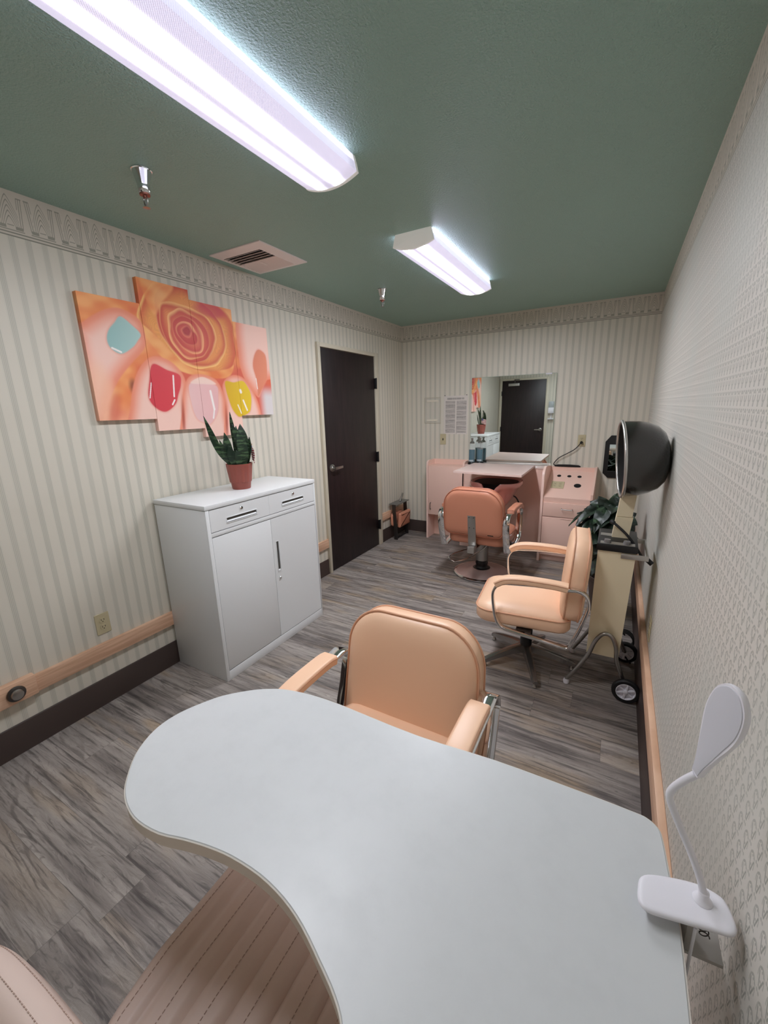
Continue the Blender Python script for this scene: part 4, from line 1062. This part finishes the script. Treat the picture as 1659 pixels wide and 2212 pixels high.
ho = [(-.006,0),(-.009,.02),(-.018,.055),(-.0275,.09),(-.030,.118),(-.025,.145),(-.012,.161),(0,.1645),(.012,.161),(.025,.145),(.030,.118),(.0275,.09),(.018,.055),(.009,.02),(.006,0)]
ho = [(p.x, p.y*HL/.1645) for p in smooth_path([(a, b, 0) for a, b in ho], 4)]
if sum(ho[i-1][0]*ho[i][1] - ho[i][0]*ho[i-1][1] for i in range(len(ho))) < 0: ho.reverse()
mh = Matrix.Translation(A0) @ Matrix((( lat.x, ax_.x, nr.x, 0),(lat.y, ax_.y, nr.y, 0),(lat.z, ax_.z, nr.z, 0),(0,0,0,1)))
def safe_in(o, d_):
    c_ = (0, .55*HL); return [(a - (a-c_[0])*min(.9, d_/max(.004, math.hypot(a-c_[0], b-c_[1]))), b - (b-c_[1])*min(.9, d_/max(.004, math.hypot(a-c_[0], b-c_[1])))) for a, b in o]
MB().loft([[mh @ Vector((a,b,d_)) for a,b in safe_in(ho, i_)] for i_, d_ in ((.014,-.009),(.003,-.006),(0,0),(.001,.003),(.003,.003))]).build('lamp_head', mWhiteP, t, smooth=50)
MB().loft([[mh @ Vector((a,b,d_)) for a,b in safe_in(ho, i_)] for i_, d_ in ((.0035,.0025),(.0045,.0040),(.012,.0045))]).build('diffuser', mLampDiff, t, smooth=50)
cl = MB(); cl.loft([[LX(x, y, z) for x, y in ((2.425,.600),(2.512,.607),(2.512,.652),(2.425,.645))] for z in (.700,.706)])
cl.box(*[v for v in (2.462-2.46, 2.470-2.46, .604-.625, .648-.625, .704-.75, .766-.75)], .001); cl.build('clip_jaw', mClearP, t)
cl = MB(); cl.tube([LX(2.486 + .006*math.cos(a), .612 + a*.0011, .738 + .006*math.sin(a)) for a in [q*.4 for q in range(78)]], .0009, 6); cl.build('clip_spring', mDarkMetal, t)
MB().tube(smooth_path([LX(2.470,.598,.764), LX(2.468,.590,.70), LX(2.472,.600,.60), LX(2.478,.62,.45), LX(2.48,.66,.25)], 6), .0022, 8).build('power_cord', mWhiteP, t)

# beige stitched chair at the near side of the table
t = thing('technician_chair', 'beige stitched channel-back chair at the cut-out of the manicure table', 'chair', (1.815, .30, 0))
def seat_w(v):   # v 0 rear .. 1 front
    return .205 + .035*min(1, v*2.2) - .10*max(0, .25-v)**1.0*1.6
NU, NV = 61, 30; rings_t = []; Ys = [-.24 + .52*j/(NV-1) for j in range(NV)]
def seat_z(u, v):
    e = min(1, (1-abs(u))/.10); ev = min(1, min(v, 1-v)/.07)
    ch = abs(((u+1)*.5*6.6 + .06) % 1.0 - .5)*2      # 1 at channel boundary
    return .462 - .030*(1-e)**2 - .030*(1-ev)**2 - .013*max(0, (ch-.62)/.38)**2
top = [[(((-1 + 2*i/(NU-1))*seat_w(j/(NV-1))) - .006 + .03*(1-j/(NV-1))*0, Ys[j], seat_z(-1 + 2*i/(NU-1), j/(NV-1))) for i in range(NU)] for j in range(NV)]
m = MB(); m.loft(top, cap=False, closed=False)
rim = [top[0][i] for i in range(NU)] + [top[j][-1] for j in range(1,NV)] + [top[-1][i] for i in range(NU-2,-1,-1)] + [top[j][0] for j in range(NV-2,0,-1)]
m.loft([rim, [(a*1.005, b*1.005, .40) for a, b, c_ in rim], [(a*.97, b*.97, .385) for a, b, c_ in rim]], cap=False)
bmesh.ops.remove_doubles(m.bm, verts=m.bm.verts, dist=1e-5)
s = m.build('seat', mBeige, t, smooth=50)
for k in range(7):
    u = -1 + 2*((k + .5 - .06)/6.6)
    if abs(u) > .97: continue
    sts = MB()
    for j in range(2, NV-2):
        for h2 in (0, .5):
            v = (j + h2)/(NV-1); v2 = v + .32/(NV-1)
            if v2 > .96: continue
            sts.tube([(u*seat_w(v)-.006, -.24 + .52*v, seat_z(u, v) + .0008), (u*seat_w(v2)-.006, -.24 + .52*v2, seat_z(u, v2) + .0008)], .0008, 4)
    sts.build('stitch_row', mStitch, s, smooth=0)
MB().tube([(-seat_w(j/(NV-1))*1.0-.006, Ys[j], .432) for j in range(2, NV-2)], .003, 6).build('seat_piping', mBeige, s)
# padded back with stitched rolls running across it
BW, BXC = .325, -.105
def back_prof(s_):
    e = (1 - abs(s_)**5)**.4
    pr_ = []
    for k in range(41):
        a = k/40
        if a < .45:
            t_ = a/.45; yy, zz = -.185 + .010*t_, .40 + .205*t_
            yy += .0045*abs(math.sin(PI*t_*2.6))
        elif a < .75:
            t_ = (a-.45)/.30*PI; yy, zz = -.2175 + .0425*math.cos(t_), .605 + .052*math.sin(t_)
        else:
            t_ = (a-.75)/.25; yy, zz = -.260 - .012*t_, .605 - .205*t_
        pr_.append((-.222 + (yy + .222)*(.55 + .45*e), .40 + (zz - .40)*(.62 + .38*e)))
    return pr_
m = MB(); rings = []
for i in range(49):
    s_ = -1 + 2*i/48
    rings.append([(BXC + BW*s_, yy + .012*(1 - s_*s_) - .006, zz) for yy, zz in back_prof(s_)])
m.loft(rings); bk = m.build('backrest', mBeige, t, smooth=60)
for k in (8, 20.6, 23.6, 26.6):
    sts = MB()
    def at(q):
        pr_ = back_prof(q); i = int(k); fr_ = k - i
        return (BXC + BW*q, pr_[i][0]*(1-fr_) + pr_[i+1][0]*fr_ + .012*(1-q*q) - .0055, pr_[i][1]*(1-fr_) + pr_[i+1][1]*fr_ + .0006)
    for i in range(6, 94): sts.tube([at(-1 + 2*i/100), at(-1 + 2*(i+.6)/100)], .0008, 4)
    sts.build('stitch_row', mStitch, bk, smooth=0)
MB().cyl((0,.02,.05), (0,.02,.385), .028).build('column', mSteel, t)
MB().lathe([(.205,0),(.207,.006),(.19,.014),(.05,.040),(.035,.055)], 40, tr(0,.02,0)).build('base_plate', mChrome, t)

# ------------------------------------------------------------------ camera, world, view
f, yaw, pitch, roll, cx, cz = 888.8329, .5161, .2449, -.0266, 2.3007, 1.517
cam = bpy.data.cameras.new('camera'); co_ = bpy.data.objects.new('camera', cam); COL.objects.link(co_)
cam.sensor_fit = 'VERTICAL'; cam.sensor_height = 36; cam.lens = f*36/2212; cam.clip_start = .02
cy, sy = math.cos(yaw), math.sin(yaw); r = Vector((cy, sy, 0)); fw = Vector((-sy, cy, 0)); u = Vector((0,0,1))
f2 = math.cos(pitch)*fw - math.sin(pitch)*u; u2 = math.cos(pitch)*u + math.sin(pitch)*fw
r3 = math.cos(roll)*r + math.sin(roll)*u2; u3 = -math.sin(roll)*r + math.cos(roll)*u2
m4 = Matrix(((r3.x,u3.x,-f2.x,cx),(r3.y,u3.y,-f2.y,0),(r3.z,u3.z,-f2.z,cz),(0,0,0,1)))
co_.matrix_world = m4; SC.camera = co_
w = bpy.data.worlds.new('world'); SC.world = w; w.use_nodes = True
w.node_tree.nodes['Background'].inputs[0].default_value = (.5,.5,.5,1); w.node_tree.nodes['Background'].inputs[1].default_value = .1
SC.view_settings.view_transform = 'Standard'; SC.view_settings.look = 'None'; SC.view_settings.gamma = 1; SC.view_settings.use_curve_mapping = False
SC.view_settings.exposure = 0.0
SC.cycles.use_denoising = True; SC.cycles.max_bounces = 10; SC.cycles.diffuse_bounces = 6; SC.cycles.glossy_bounces = 6; SC.cycles.transmission_bounces = 8
SC.cycles.sample_clamp_indirect = 8
